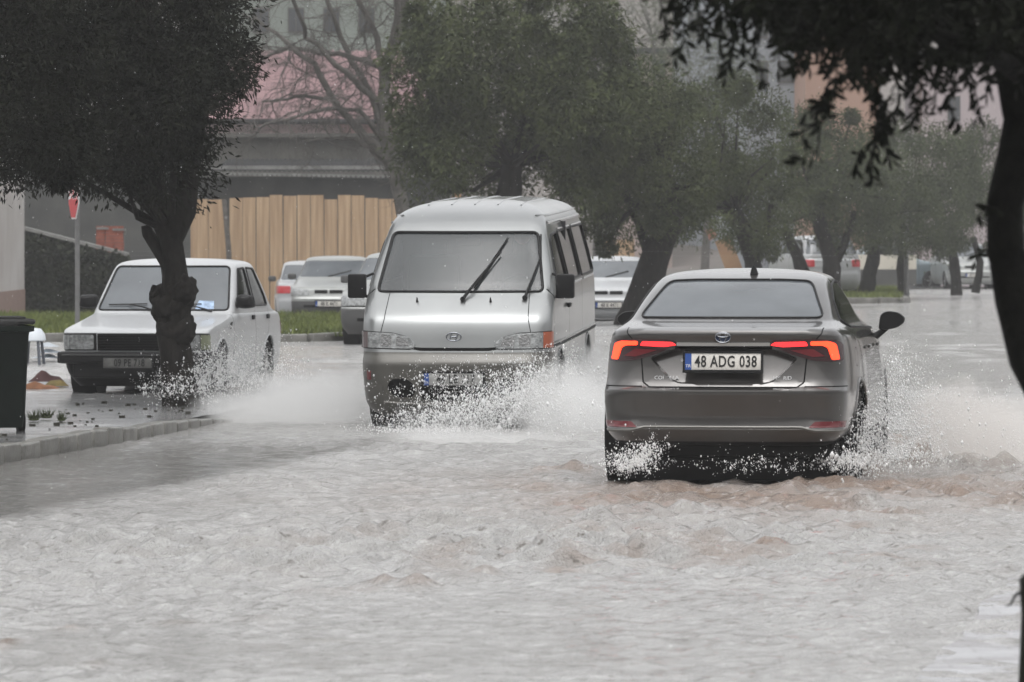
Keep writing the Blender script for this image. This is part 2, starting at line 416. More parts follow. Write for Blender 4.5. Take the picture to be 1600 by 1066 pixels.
    def wheel(s, y, z, r, sides=(-1, 1), w=0.2, xo=0.76, rimr=0.66, spokes=7, rimmat='rim'):
        for sd in sides:
            b = bmesh.new()
            prof = [(r * .6, -w / 2), (r * .9, -w / 2), (r * .97, -w * .42), (r, -w * .3), (r, w * .3), (r * .97, w * .42), (r * .9, w / 2), (r * .6, w / 2), (r * .6, -w / 2)]
            lathe(b, prof, 'x', 36, (sd * xo, y, z))
            wo = obj('wheel', b, M['rubber'], s.root)
            b = bmesh.new(); X = sd * (xo + w * .35)
            lathe(b, [(r * rimr, X + sd * .02), (r * rimr * .93, X + sd * .02), (r * rimr * .88, X - sd * .05), (0.01, X - sd * .06)], 'x', 30, (0, y, z), 1)
            for k in range(spokes):
                a = 2 * PI * k / spokes
                c = Vector((X - sd * .005, y + r * rimr * .5 * math.cos(a), z + r * rimr * .5 * math.sin(a)))
                bx(b, c, (.03, r * rimr * .95, .05), Matrix.Rotation(a, 3, 'X'), mi=0)
            lathe(b, [(r * .16, X), (r * .14, X + sd * .02), (0.002, X + sd * .025)], 'x', 16, (0, y, z))
            bmesh.ops.recalc_face_normals(b, faces=b.faces)
            obj('rim', b, [M[rimmat], M['black']], wo)
    def finish(s):
        bm = s.bm
        o = obj('body', bm, s.mats, s.root); s.bm = None
        return o
def rounded(poly, r=0.03, n=4):
    out = []; P = [Vector(p) for p in poly]
    for i in range(len(P)):
        a, b, c = P[i-1], P[i], P[(i+1) % len(P)]
        d1 = (a - b); d2 = (c - b); rr = min(r, d1.length * .45, d2.length * .45)
        p1 = b + d1.normalized() * rr; p2 = b + d2.normalized() * rr
        for k in range(n + 1):
            t = k / n; out.append(tuple((1-t)**2 * p1 + 2*t*(1-t) * b + t*t * p2))
    return out
def seal(car, poly, r=0.012, axis='y', side=-1, m='black', name='window_seal', parent=None, closed=True):
    """black rubber line following the shell along a polygon"""
    pts = []; P = [Vector(p) for p in poly]
    rngp = range(len(P)) if closed else range(len(P) - 1)
    for i in rngp:
        p, q = P[i], P[(i + 1) % len(P)]; k = max(1, int((q - p).length / 0.05))
        for j in range(k):
            c = p.lerp(q, j / k); h, n = car.hit(c.x, c.y, axis, side)
            if h is not None: pts.append(h + n * 0.002)
    if closed and pts: pts.append(pts[0])
    b = bmesh.new(); tube(b, pts, r, 6)
    return obj(name, b, M[m], parent or car.root)
def number_plate(root, x, y, z, text, back='plate', w=0.52, h=0.112, tilt=0, label=None, blue=True, ty=0.008):
    """plate facing -y"""
    b = bmesh.new(); bx(b, (0, 0, 0), (w, 0.012, h), bev=0.004); o = obj('number_plate', b, M[back], root)
    o.location = (x, y, z); o.rotation_euler = (tilt, 0, 0)
    b = bmesh.new()
    for sx, sz, ww, hh in ((0, h/2+.006, w+.03, .014), (0, -h/2-.006, w+.03, .02), (-w/2-.007, 0, .014, h+.03), (w/2+.007, 0, .014, h+.03)):
        bx(b, (sx, -.003, sz), (ww, .016 if sz else .0155, hh))
    obj('plate_frame', b, M['black'], o, smooth=False)
    if blue:
        b = bmesh.new(); bx(b, (-w/2 + .0225, -.0062, 0), (.043, .004, h - .006)); obj('blue_band', b, M['plate_blue'], o, smooth=False)
        text_obj('country_letters', 'TR', .03, M['sign_white'], o, (-w/2 + .0225, -.0092, -.03), ext=.0006)
    text_obj('plate_lettering', text, .108, M['ink'], o, (.02, -ty, -.002), ext=.001, sx=.70, bold=.0018, spacing=1.08)
    if label: o['label'] = label
    return o
# ------------------------------------------------------------------ ground, flood water, kerbs, grass
def sheet(name, pts, z, m, kind='structure', zf=None):
    b = bmesh.new(); b.faces.new([b.verts.new((x, y, z if zf is None else zf(x, y))) for x, y in pts])
    o = obj(name, b, m, smooth=False); return tag(o, kind=kind)
g = sheet('ground', [(-340, -12), (340, -12), (340, 530), (-340, 530)], -0.16, M['asphalt'])

def kerb_line(Y):  # x of the left kerb as a function of distance
    return np.interp(Y, [30, 38.5, 40.3, 42.3, 44.6, 47.8, 52, 56, 62, 90], [-4.0, -3.93, -3.88, -3.78, -3.42, -3.02, -2.55, -2.35, -2.2, -2.2])
def vnoise(x, y, seed):
    r = np.random.default_rng(seed); T = r.random((256, 256))
    xi = np.floor(x).astype(int); yi = np.floor(y).astype(int); fx = x - xi; fy = y - yi
    fx = fx*fx*(3-2*fx); fy = fy*fy*(3-2*fy)
    a = T[xi % 256, yi % 256]; b = T[(xi+1) % 256, yi % 256]; c = T[xi % 256, (yi+1) % 256]; d = T[(xi+1) % 256, (yi+1) % 256]
    return a*(1-fx)*(1-fy) + b*fx*(1-fy) + c*(1-fx)*fy + d*fx*fy
def sst(x, a, b):
    t = np.clip((x - a) / (b - a), 0, 1); return t*t*(3-2*t)
# turbulent lumps and bow waves: (px, py, half width px, depth m, height m, muddiness)
LUMPS = [(1178, 862, 62, .30, .050, 1.0), (1150, 868, 60, .25, .028, .7), (905, 880, 40, .35, .035, .7), (880, 892, 30, .3, .03, .7), (800, 868, 28, .3, .035, .5), (835, 860, 20, .3, .04, .5),
         (615, 915, 32, .3, .045, .55), (650, 918, 34, .3, .040, .5), (560, 925, 30, .3, .025, .3), (720, 905, 30, .3, .028, .4), (750, 900, 25, .3, .022, .4), (500, 930, 40, .3, .018, .2), (975, 870, 40, .3, .022, .5), (1040, 868, 40, .3, .02, .4),
         (1330, 825, 40, .4, .04, .8), (1380, 840, 60, .5, .03, .6), (1430, 860, 40, .4, .02, .4), (1580, 792, 30, .4, .04, .8), (1400, 872, 50, .3, .02, .5), (1225, 772, 60, .5, .045, .8), (1300, 762, 70, .5, .06, .7),
         (1060, 742, 80, .6, .05, .5), (900, 738, 70, .6, .05, .8), (860, 745, 50, .5, .04, .7), (1180, 745, 90, .6, .05, .6), (1400, 735, 70, .7, .09, .7), (1470, 730, 60, .7, .10, .8), (1540, 735, 60, .7, .09, .5), (1440, 700, 60, 1., .12, .6),
         (105, 985, 30, .3, .03, .5), (270, 975, 40, .25, .02, .3), (185, 862, 30, .4, .02, .1), (395, 970, 40, .3, .015, .2), (5, 1010, 20, .6, .03, 1.0), (150, 1040, 30, .25, .02, .4), (1060, 735, 60, .4, .04, .4),
         (470, 820, 60, .5, .02, .1), (350, 700, 60, 1.2, .03, .05), (990, 740, 40, .5, .07, .6), (1340, 745, 50, .6, .10, .8)]
def build_water():
    xs = list(np.arange(-5.6, 5.6001, 0.03)); e = 5.6; st = .05
    ext = []
    while e < 90: e += st; st *= 1.06; ext.append(e)
    xs = np.array([-v for v in ext[::-1]] + xs + ext)
    ys = [12.0]
    while ys[-1] < 232: ys.append(ys[-1] + .030 * (ys[-1] / 20) ** 1.45)
    ys = np.array(ys); X, Y = np.meshgrid(xs, ys); dy = .030 * (Y / 20) ** 1.45
    Z = np.zeros_like(X); r = np.random.default_rng(3)
    wx_ = .25 * (vnoise(X*.7, Y*.5, 1) - .5); wy_ = .5 * (vnoise(X*.7+9, Y*.5, 2) - .5)
    patch = .22 + 1.35 * vnoise(X * .55, Y * .30, 5) * vnoise(X*.2 + 7, Y*.12, 15) * 2
    for i in range(90):
        lam = .13 * (22 ** r.random()); th = r.normal(PI / 2, .75) + .1
        kx, ky = 2*PI/lam*math.cos(th), 2*PI/lam*math.sin(th)
        amp = lam * .0056 * (3.6 if lam < .26 else (1.5 if lam < .5 else (.4 if lam < .9 else .16)))
        att = sst(lam / dy, 2.2, 4.5)
        ph = kx * (X + wx_) + ky * (Y + wy_) + r.random() * 6.28
        Z += amp * att * (np.exp(np.sin(ph)) - 1.27)
    n1 = vnoise(X*7, Y*4.5, 21) * vnoise(X*3.1, Y*2.1, 22)
    Z += .030 * np.maximum(0, n1 - .36) * sst(.25 / dy, .5, 2)
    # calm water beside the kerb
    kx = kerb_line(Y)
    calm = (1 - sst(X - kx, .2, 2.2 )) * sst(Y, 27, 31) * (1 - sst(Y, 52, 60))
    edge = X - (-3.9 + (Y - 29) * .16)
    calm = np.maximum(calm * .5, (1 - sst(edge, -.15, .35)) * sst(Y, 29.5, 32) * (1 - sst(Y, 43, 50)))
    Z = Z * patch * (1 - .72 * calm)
    # wakes around the cars get rougher
    wake = np.exp(-(((X-1.6)/2.0)**2 + ((Y-37.6)/3.0)**2)) + .8*np.exp(-(((X-3.9)/1.2)**2 + ((Y-39)/3.5)**2)) + .6*np.exp(-(((X+.2)/2.0)**2 + ((Y-46.5)/3.2)**2))
    Z += wake * (.042 * (vnoise(X*5.5, Y*3.2, 31) * vnoise(X*11, Y*6, 32) * 2 - .35) + .012*(vnoise(X*2.1, Y*1.4, 33)-.4))
    mud = np.clip(1.1 * np.exp(-(((X-2.0)/2.6)**2 + ((Y-37.5)/3.4)**2)) * (.25 + 1.1*vnoise(X*2.6, Y*1.1, 41)) + .55 * np.exp(-(((X-.6)/2.0)**2 + ((Y-30.5)/2.2)**2)) * sst(vnoise(X*2.8, Y*1.3, 43), .55, .9), 0, 1)
    for px, py, hw, dp, h, md in LUMPS:
        dp = dp * .55; yy = FPX * CH / (py - HZ); xx = (px - 800) * yy / FPX; sx = hw * yy / FPX
        G = np.exp(-((X-xx)/sx)**2 - ((Y-yy)/dp)**2)
        G2 = G * (.25 + 1.6 * vnoise(X*11, Y*5, 51) * vnoise(X*5, Y*3, 52) * 1.6)
        Z += .95 * h * G2; mud = np.maximum(mud, md * np.clip(G2 * 1.2, 0, 1))
    Z += -.02 * np.exp(-(((X-.3)/1.2)**2 + ((Y-48.5)/2)**2))
    V = np.stack([X.ravel(), Y.ravel(), Z.ravel()], 1)
    ny, nx = X.shape; idx = np.arange(nx*ny).reshape(ny, nx)
    Fq = np.stack([idx[:-1, :-1], idx[:-1, 1:], idx[1:, 1:], idx[1:, :-1]], -1).reshape(-1, 4)
    m = bpy.data.materials.new('flood_water'); m.use_nodes = True; t = m.node_tree; b = t.nodes['Principled BSDF']; L = t.links
    at = t.nodes.new('ShaderNodeAttribute'); at.attribute_name = 'mud'
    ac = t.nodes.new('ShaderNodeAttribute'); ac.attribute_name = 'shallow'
    tc = t.nodes.new('ShaderNodeTexCoord')
    nz = t.nodes.new('ShaderNodeTexNoise'); nz.inputs['Scale'].default_value = 2.6; nz.inputs['Detail'].default_value = 8; nz.inputs['Roughness'].default_value = .75
    L.new(tc.outputs['Object'], nz.inputs['Vector'])
    r0 = t.nodes.new('ShaderNodeValToRGB'); r0.color_ramp.elements[0].position = .3; r0.color_ramp.elements[1].position = .7
    r0.color_ramp.elements[0].color = (.31, .303, .294, 1); r0.color_ramp.elements[1].color = (.50, .495, .485, 1)
    L.new(nz.outputs['Fac'], r0.inputs[0])
    mx = t.nodes.new('ShaderNodeMix'); mx.data_type = 'RGBA'; mx.inputs[7].default_value = (.27, .205, .165, 1)
    L.new(at.outputs['Fac'], mx.inputs[0]); L.new(r0.outputs[0], mx.inputs[6])
    mx2 = t.nodes.new('ShaderNodeMix'); mx2.data_type = 'RGBA'; mx2.inputs[7].default_value = (.13, .125, .115, 1)  # dark reflection of the left tree put into the calm water's colour
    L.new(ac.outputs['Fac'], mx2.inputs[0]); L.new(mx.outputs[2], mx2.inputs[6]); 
    def fleck(src, scale, lo, hi, col, fac, st):
        mp_ = t.nodes.new('ShaderNodeMapping'); mp_.inputs['Scale'].default_value = st; L.new(tc.outputs['Object'], mp_.inputs[0])
        f_ = t.nodes.new('ShaderNodeTexNoise'); f_.inputs['Scale'].default_value = scale; f_.inputs['Detail'].default_value = 5; f_.inputs['Roughness'].default_value = .7; L.new(mp_.outputs[0], f_.inputs['Vector'])
        g_ = t.nodes.new('ShaderNodeMapRange'); g_.inputs['From Min'].default_value = lo; g_.inputs['From Max'].default_value = hi; g_.inputs['To Max'].default_value = fac; L.new(f_.outputs['Fac'], g_.inputs['Value'])
        m_ = t.nodes.new('ShaderNodeMix'); m_.data_type = 'RGBA'; L.new(g_.outputs[0], m_.inputs[0]); L.new(src, m_.inputs[6]); m_.inputs[7].default_value = (*col, 1); return m_.outputs[2]
    o1 = fleck(mx2.outputs[2], 13, .54, .66, (.70, .70, .69), .38, (1, .8, 1))      # foam flecks that also paint wave highlights into the colour
    o2 = fleck(o1, 9, .585, .66, (.13, .115, .10), .75, (1, 1.3, 1))                 # dark wave troughs mirroring trees, painted into the colour
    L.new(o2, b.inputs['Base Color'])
    b.inputs['Roughness'].default_value = .09; b.inputs['IOR'].default_value = 1.33; b.inputs['Specular IOR Level'].default_value = .5
    mp = t.nodes.new('ShaderNodeMapping'); mp.inputs['Scale'].default_value = (1, .7, 1); L.new(tc.outputs['Object'], mp.inputs[0])
    n2 = t.nodes.new('ShaderNodeTexNoise'); n2.inputs['Scale'].default_value = 34; n2.inputs['Detail'].default_value = 5; n2.inputs['Roughness'].default_value = .6
    L.new(mp.outputs[0], n2.inputs['Vector'])
    bp = t.nodes.new('ShaderNodeBump'); bp.inputs['Strength'].default_value = 1.0; bp.inputs['Distance'].default_value = .045
    n3 = t.nodes.new('ShaderNodeTexNoise'); n3.inputs['Scale'].default_value = 95; n3.inputs['Detail'].default_value = 3; L.new(mp.outputs[0], n3.inputs['Vector'])
    ad = t.nodes.new('ShaderNodeMath'); ad.operation = 'MULTIPLY_ADD'; L.new(n3.outputs['Fac'], ad.inputs[0]); ad.inputs[1].default_value = .45; L.new(n2.outputs['Fac'], ad.inputs[2])
    L.new(ad.outputs[0], bp.inputs['Height']); L.new(bp.outputs[0], b.inputs['Normal'])
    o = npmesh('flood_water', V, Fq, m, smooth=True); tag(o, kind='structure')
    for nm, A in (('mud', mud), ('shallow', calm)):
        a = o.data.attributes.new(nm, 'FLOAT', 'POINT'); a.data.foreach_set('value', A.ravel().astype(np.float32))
build_water()

# left pavement: one wet sheet behind the kerb, falling to the water where the white car stands
def pave_z(x, y): return float(np.interp(y, [30, 47, 55, 62, 90], [.10, .10, .035, .02, .02]))
def grid_sheet(name, x0f, x1f, y0, y1, nx, ny, zf, m, kind='structure'):
    V = []; 
    for j in range(ny + 1):
        y = y0 + (y1 - y0) * j / ny
        for i in range(nx + 1):
            x = x0f(y) + (x1f(y) - x0f(y)) * i / nx; V.append((x, y, zf(x, y)))
    idx = np.arange((nx+1)*(ny+1)).reshape(ny+1, nx+1)
    Fq = np.stack([idx[:-1, :-1], idx[:-1, 1:], idx[1:, 1:], idx[1:, :-1]], -1).reshape(-1, 4)
    return tag(npmesh(name, V, Fq, m, smooth=True), kind=kind)
grid_sheet('pavement', lambda y: -16, lambda y: float(kerb_line(y)) - .13, 34, 66, 120, 200,
           lambda x, y: pave_z(x, y) + .012 * mnoise.noise(Vector((x * 1.6, y * 1.1, 0))) + .004 * mnoise.noise(Vector((x * 7, y * 5, 3))), M['pave'])
# flooded paving just under the water in the lower right corner
_pm = mat('flooded_slabs', (.40, .40, .43), .12, var=.1, vscale=3); _t = _pm.node_tree
_tc = _t.nodes.new('ShaderNodeTexCoord'); _bk = _t.nodes.new('ShaderNodeTexBrick'); _bk.inputs['Scale'].default_value = 1.6; _bk.inputs['Mortar Size'].default_value = .012
_bk.inputs['Color1'].default_value = (.39, .39, .415, 1); _bk.inputs['Color2'].default_value = (.34, .34, .36, 1); _bk.inputs['Mortar'].default_value = (.22, .22, .22, 1)
_t.links.new(_tc.outputs['Object'], _bk.inputs['Vector']); _t.links.new(_bk.outputs['Color'], _t.nodes['Principled BSDF'].inputs['Base Color'])
grid_sheet('pavement', lambda y: 1.53 + (y - 21.6) * .144 + .05 * mnoise.noise(Vector((y * .9, 0, 0))), lambda y: 7.0, 12, 31.5, 80, 200, lambda x, y: .006 - .05 * max(0, (y - 28) / 3.5) + .010 * mnoise.noise(Vector((x * 2.2, y * 1.4, 0))) + .006 * mnoise.noise(Vector((x * 9, y * 6, 3))), _pm)
# kerb blocks
def kerb_run(path, zt, label, blen=.62, w=.14, name='kerb'):
    b = bmesh.new(); P = [Vector((x, y, 0)) for x, y in path]
    cum = [0]
    for p, q in zip(P, P[1:]): cum.append(cum[-1] + (q - p).length)
    s_ = 0
    def at(s):
        for i in range(len(P) - 1):
            if s <= cum[i+1] + 1e-6: return P[i].lerp(P[i+1], (s - cum[i]) / (cum[i+1] - cum[i]))
        return P[-1]
    k = 0
    while s_ + blen < cum[-1]:
        p, q = at(s_), at(s_ + blen); d = (q - p); c = (p + q) / 2; top = zt(c.x, c.y) + random.uniform(-.012, .012)
        bx(b, (c.x, c.y, top - .13), (d.length - .055, w, .26), Matrix.Rotation(math.atan2(d.y, d.x) + random.uniform(-.025, .025), 3, 'Z') @ Matrix.Rotation(random.uniform(-.03, .03), 3, 'Y'), bev=.018)
        s_ += blen; k += 1
    o = obj(name, b, M['kerb'], sharp=50); return tag(o, label, kind='structure')
kp = [(float(kerb_line(y)) - .06, y) for y in np.linspace(36, 60, 60)]
kerb_run(kp, lambda x, y: float(np.interp(y, [30, 46, 49, 52, 60], [.135, .13, .085, .02, -.05])), 'curving kerb of grey concrete blocks at the left edge of the flood', name='kerb')
# grass islands
def grass_patch(name, label, x0, x1, y0, y1, z, n, hgt, x1f=None):
    X1 = x1f or (lambda y: x1)
    o = grid_sheet('grass_verge', lambda y: x0, X1, y0, y1, 60, 40, lambda x, y: z + .04 * mnoise.noise(Vector((x*.5, y*.3, 1))), M['soil'])
    r = np.random.default_rng(len(label))
    y = y0 + (y1 - y0) * r.random(n); x = x0 + (np.array([X1(v) for v in y]) - x0) * r.random(n)
    th = r.random(n) * 2 * PI; h = hgt * (.4 + r.random(n)); w = .012 + .012 * r.random(n)
    dx, dy = np.cos(th), np.sin(th); lx, ly = r.normal(0, .4, n) * h, r.normal(0, .4, n) * h
    zb = np.full(n, z - .02)
    V = np.stack([np.stack([x - dx*w, y - dy*w, zb], 1), np.stack([x + dx*w, y + dy*w, zb], 1), np.stack([x + lx, y + ly, zb + h], 1)], 1).reshape(-1, 3)
    g = npmesh(name, V, np.arange(3*n).reshape(-1, 3), M['grass']); tag(g, label, 'grass', kind='stuff')
grass_patch('grass', 'green grass of the verge behind the white sedan', -14, -2.6, 90, 111, .10, 42000, .13, lambda y: -2.6 - .02 * (y - 90))
grass_patch('grass', 'green grass round the tree trunks at the right end of the road', 5.6, 9.6, 140, 163, .10, 16000, .16, lambda y: 9.6 + (y - 140) * .06)
kerb_run([(-14, 89.8), (-2.9, 89.8), (-2.6, 90.4), (-2.7, 100), (-2.8, 111)], lambda x, y: .13, 'kerb of the grass verge behind the parked white car', .9)
kerb_run([(5.4, 139.7), (9.3, 139.7), (9.8, 140.6), (10.6, 163)], lambda x, y: .13, 'kerb round the far right grass island', .9)
grid_sheet('yard_ground', lambda y: -60, lambda y: 2.5, 111.5, 224, 20, 20, lambda x, y: .03, M['pave'])
grid_sheet('far_pavement', lambda y: 5.2 + (y-163)*.05, lambda y: 60, 176, 224, 20, 10, lambda x, y: .05, M['pave'])
# hillside closing the view
V = []; 
nx, ny = 120, 60
for j in range(ny + 1):
    y = 224 + 300 * (j / ny) ** 1.4
    for i in range(nx + 1):
        x = -160 + 320 * i / nx
        V.append((x, y, 0.0 + 24 * sst(np.array((y - 224) / 180.0), 0, 1) + 2.0 * mnoise.noise(Vector((x * .05, y * .05, 0))) * min(1, (y-224)/20) + 1.2 * mnoise.noise(Vector((x * .25, y * .25, 4))) * min(1, (y-224)/10)))
idx = np.arange((nx+1)*(ny+1)).reshape(ny+1, nx+1)
tag(npmesh('hillside', V, np.stack([idx[:-1, :-1], idx[:-1, 1:], idx[1:, 1:], idx[1:, :-1]], -1).reshape(-1, 4), M['hill'], smooth=True), kind='structure')

# ------------------------------------------------------------------ buildings and walls
def building(name, label, px0, px1, pytop, Y, depth, m, wins=(), base=0.0, roof=None, cat='building'):
    x0, x1 = wx(px0, Y), wx(px1, Y); zt = wz(pytop, Y); cx = (x0 + x1) / 2
    t = thing(name, label, cat, (cx, Y, base))
    b = bmesh.new(); bx(b, (0, depth / 2, (zt - base) / 2), (x1 - x0, depth, zt - base)); obj('wall', b, m, t, smooth=False)
    if roof:
        b = bmesh.new(); bx(b, (0, depth / 2, zt - base + .13), (x1 - x0 + .5, depth + .5, .25)); obj('roof', b, roof, t, smooth=False)
    for a, bb, c, d in wins:   # px rectangle
        xa, xb, za, zb = wx(a, Y) - cx, wx(bb, Y) - cx, wz(d, Y) - base, wz(c, Y) - base
        b = bmesh.new(); w_, h_ = xb - xa, zb - za
        bx(b, ((xa+xb)/2, -.02, (za+zb)/2), (w_, .06, h_)); f = obj('window', b, M['wall_grey'], t, smooth=False)
        b = bmesh.new()
        for s in (-1, 1): bx(b, ((xa+xb)/2 + s * w_ * .235, -.06, (za+zb)/2), (w_ * .42, .03, h_ * .88))
        obj('pane', b, M['window'], f, smooth=False)
    return t
apt_w = [(x, x + 26, y, y + 40) for x in (395, 450, 505, 560) for y in (-60, 12)]
building('apartment_building', 'pale grey green apartment building rising behind the pink roofed house', 330, 700, -220, 186, 10, M['apt'], apt_w)
building('apartment_building', 'blue grey apartment building behind the hanging branches at upper right', 1165, 1256, -60, 214, 10, M['apt2'], [(1180, 1200, 20, 60), (1215, 1240, 20, 60), (1180, 1200, 95, 130), (1215, 1240, 95, 130)])
building('tower_house', 'salmon orange house front showing below the dark foliage at upper right', 1258, 1372, -40, 206, 9, M['salmon'], [(1290, 1312, 20, 60), (1335, 1355, 20, 60)])
building('house', 'pale pinkish house behind the far right trees', 1440, 1660, 90, 210, 9, mat('pinkish_grey_facade', (.42, .36, .37), .8, var=.1, vscale=.3), [(1480, 1500, 150, 190)], roof=M['roof_dark'])
building('house', 'small pale house with brownish walls seen over the olive crowns', 965, 1050, 85, 232, 8, mat('brownish_facade', (.34, .27, .24), .8, var=.2, vscale=.4), [(985, 1003, 95, 120), (1020, 1040, 95, 120)], roof=M['roof_dark'])
building('house', 'tall hazy grey building above the biggest olive crown', 1060, 1165, -90, 240, 8, M['apt2'], [(1075, 1095, 20, 60), (1120, 1140, 20, 60)])
# pink roofed house
Y = 160
t = thing('house', 'house with big pink roof and pale pink wall behind the board fence', 'house', (wx(470, Y), Y, 0))
def lx(px): return wx(px, Y) - wx(470, Y)
b = bmesh.new(); bx(b, (0, 3, wz(215, Y)/2 - .05), (lx(700) - lx(250), 6, wz(215, Y) - .1)); obj('wall', b, M['wall_grey'], t, smooth=False)
b = bmesh.new(); bx(b, (lx(425), -.05, (wz(190, Y) + wz(215, Y)) / 2), (lx(530) - lx(320), .12, wz(190, Y) - wz(215, Y))); obj('cornice', b, M['pinkpale'], t, smooth=False)
b = bmesh.new(); bx(b, (lx(585), -.05, (wz(190, Y) + wz(238, Y)) / 2), (lx(640) - lx(532), .12, wz(190, Y) - wz(238, Y))); obj('wall_panel', b, mat('dull_pink_wall', (.42, .27, .26), .8, var=.15, vscale=1), t, smooth=False)
b = bmesh.new()
z0, z1 = wz(188, Y), wz(80, Y + 5)
vs = [b.verts.new(p) for p in ((lx(300), -.4, z0), (lx(680), -.4, z0), (lx(640), 5, z1), (lx(345), 5, z1), (lx(300), 10.4, z0), (lx(680), 10.4, z0))]
for f in ((0, 1, 2, 3), (3, 2, 5, 4), (0, 3, 4), (1, 5, 2), (0, 4, 5, 1)): b.faces.new([vs[i] for i in f])
ro = obj('roof', b, M['pink'], t, smooth=False)
b = bmesh.new(); tube(b, [(lx(295), -.48, z0 - .05), (lx(685), -.48, z0 - .05)], .09, 6); obj('gutter', b, M['roof_dark'], t)
b = bmesh.new()
for i in range(24):
    k = i / 23; bx(b, (lx(345) * (1-k) + lx(640) * k, 2.3, (z0 + z1) / 2 + .06), (.05, math.hypot(5.4, z1 - z0) * .96, .05), Matrix.Rotation(math.atan2(z1 - z0, 5.4), 3, 'X'))
obj('roof_ridge_line', b, M['pink'], ro, smooth=False)
# grey wall and dark sheet roofed shed behind the boards
Y = 141
t = thing('shed', 'long low shed with dark sheet metal roof and toothed pale eave above the board fence', 'shed', (wx(460, Y), Y, 0))
lx = lambda px: wx(px, Y) - wx(460, Y)
b = bmesh.new(); bx(b, (0, 4, wz(276, Y)/2), (lx(670) - lx(185), 7.6, wz(276, Y))); obj('wall', b, M['wall_dark'], t, smooth=False)
b = bmesh.new(); n = 90
xs = np.linspace(lx(330), lx(672), n)
ra = [(x, -.25, wz(268, Y) + .05 * (i % 2)) for i, x in enumerate(xs)]; rb = [(x, 8, wz(250, Y+8) + .05 * (i % 2)) for i, x in enumerate(xs)]
va = [b.verts.new(p) for p in ra]; vb = [b.verts.new(p) for p in rb]
va2 = [b.verts.new((p[0], p[1], p[2] - .02)) for p in ra]; vb2 = [b.verts.new((p[0], p[1], p[2] - .02)) for p in rb]
for i in range(n - 1):
    b.faces.new((va[i], va[i+1], vb[i+1], vb[i])); b.faces.new((va2[i], vb2[i], vb2[i+1], va2[i+1])); b.faces.new((va[i], va2[i], va2[i+1], va[i+1]))
rf = obj('roof', b, M['roof_dark'], t, smooth=False)
b = bmesh.new(); pp = []
for i, x in enumerate(xs[::2]): zz = wz(272 + 6 * i / 45, Y); pp += [(x - .04, zz + .02), (x - .035, zz - .03), (x + .035, zz - .03), (x + .04, zz + .02)]
prism(b, pp + [(p[0], p[1] + .02) for p in pp[::-4]], -.32, -.28)
obj('eave_tooth', b, M['sheet'], rf, smooth=False)
b = bmesh.new(); bx(b, (lx(500), .05, wz(262, Y)), (lx(672) - lx(330), .10, .09)); obj('eave', b, M['sheet'], rf, smooth=False)
Y = 150
t = thing('garden_wall', 'grey plastered wall between the pink roofed house and the dark shed', 'wall', (wx(450, Y), Y, 0))
b = bmesh.new(); bx(b, (0, .15, wz(214, Y)/2), (wx(690, Y) - wx(210, Y), .3, wz(214, Y))); obj('wall', b, M['wall_grey'], t, smooth=False)
b = bmesh.new()
for i in range(3): bx(b, (wx(420 + i * 70, Y) - wx(450, Y), -.03, wz(236, Y)), (.05, .06, 1.0 * (wz(214, Y) - wz(256, Y)) ))
bx(b, (0, -.02, wz(214, Y) + .04), (wx(690, Y) - wx(210, Y) + .1, .45, .1)); obj('coping', b, M['wall_grey'], t, smooth=False)
# board fence, two stretches
def board_fence(label, px0, px1, pytop, Y, lean=0.0, n=None):
    x0, x1 = wx(px0, Y), wx(px1, Y); t = thing('board_fence', label, 'fence', ((x0+x1)/2, Y, 0))
    bw = .30; n = n or int((x1 - x0) / bw); w = (x1 - x0) / n; zt = wz(pytop, Y)
    b = bmesh.new()
    for i in range(n):
        h = zt + random.uniform(-.06, .05); x = x0 + (i + .5) * w - (x0+x1)/2
        bx(b, (x + random.uniform(-.006, .006), random.uniform(-.01, .01), h/2), (w - .018, .025, h), Matrix.Rotation(random.uniform(-.006, .006) + lean, 3, 'Y'))
    obj('board_panel', b, M['board'], t, smooth=False)
    b = bmesh.new()
    b.free()
    for z in (.5, zt - .45): b = bmesh.new(); bx(b, (0, .05, z), (x1 - x0, .05, .09)); obj('rail', b, M['post'], t, smooth=False)
    return t
board_fence('short stretch of tan board fence left of the dark post', 297, 354, 311, 128)
board_fence('long stretch of tan board fence behind the parked silver cars', 358, 634, 308, 127.6)
board_fence('tan board fence end seen between van and olive trunk', 936, 992, 372, 131)
t = thing('fence_post', 'dark leaning post between the two stretches of board fence', 'post', (wx(357, 127), 127, 0))
b = bmesh.new(); tube(b, [(.06, 0, 0), (.0, 0, wz(385, 127)), (-.10, 0, wz(312, 127))], [.07, .06, .05], 8); obj('pole', b, M['post'], t)
b = bmesh.new(); lathe(b, [(0, 0), (.035, .01), (.035, .06), (0, .07)], 'y', 10, (-.05, -.10, wz(340, 127))); obj('insulator', b, M['sheet'], t)
t = thing('leaning_board', 'tan board leaning among the olive trunks behind the grey car roof', 'board', (wx(1150, 133), 133, 0))
b = bmesh.new(); bx(b, (.04, 0, .66), (.38, .05, 2.0), Matrix.Rotation(R(-21), 3, 'Y'), bev=.01); obj('board', b, M['board2'], t)
b = bmesh.new(); tube(b, [(-.52, 0, wz(372, 133)), (-.66, 0, wz(358, 133))], [.12, .07], 8); obj('board_tip', b, mat('faded_orange_red', (.30, .13, .09), .7), t)
t = thing('leaning_board', 'pale tan pointed board sticking up above the minibus roof', 'board', (wx(712, 124), 124, 0))
zt = wz(293, 124); b = bmesh.new(); prism(b, [(-.14, 0), (.15, 0), (.12, zt - .15), (.02, zt), (-.06, zt - .03), (-.11, zt - .4)], -.03, .03); obj('board', b, M['board2'], t, smooth=False)

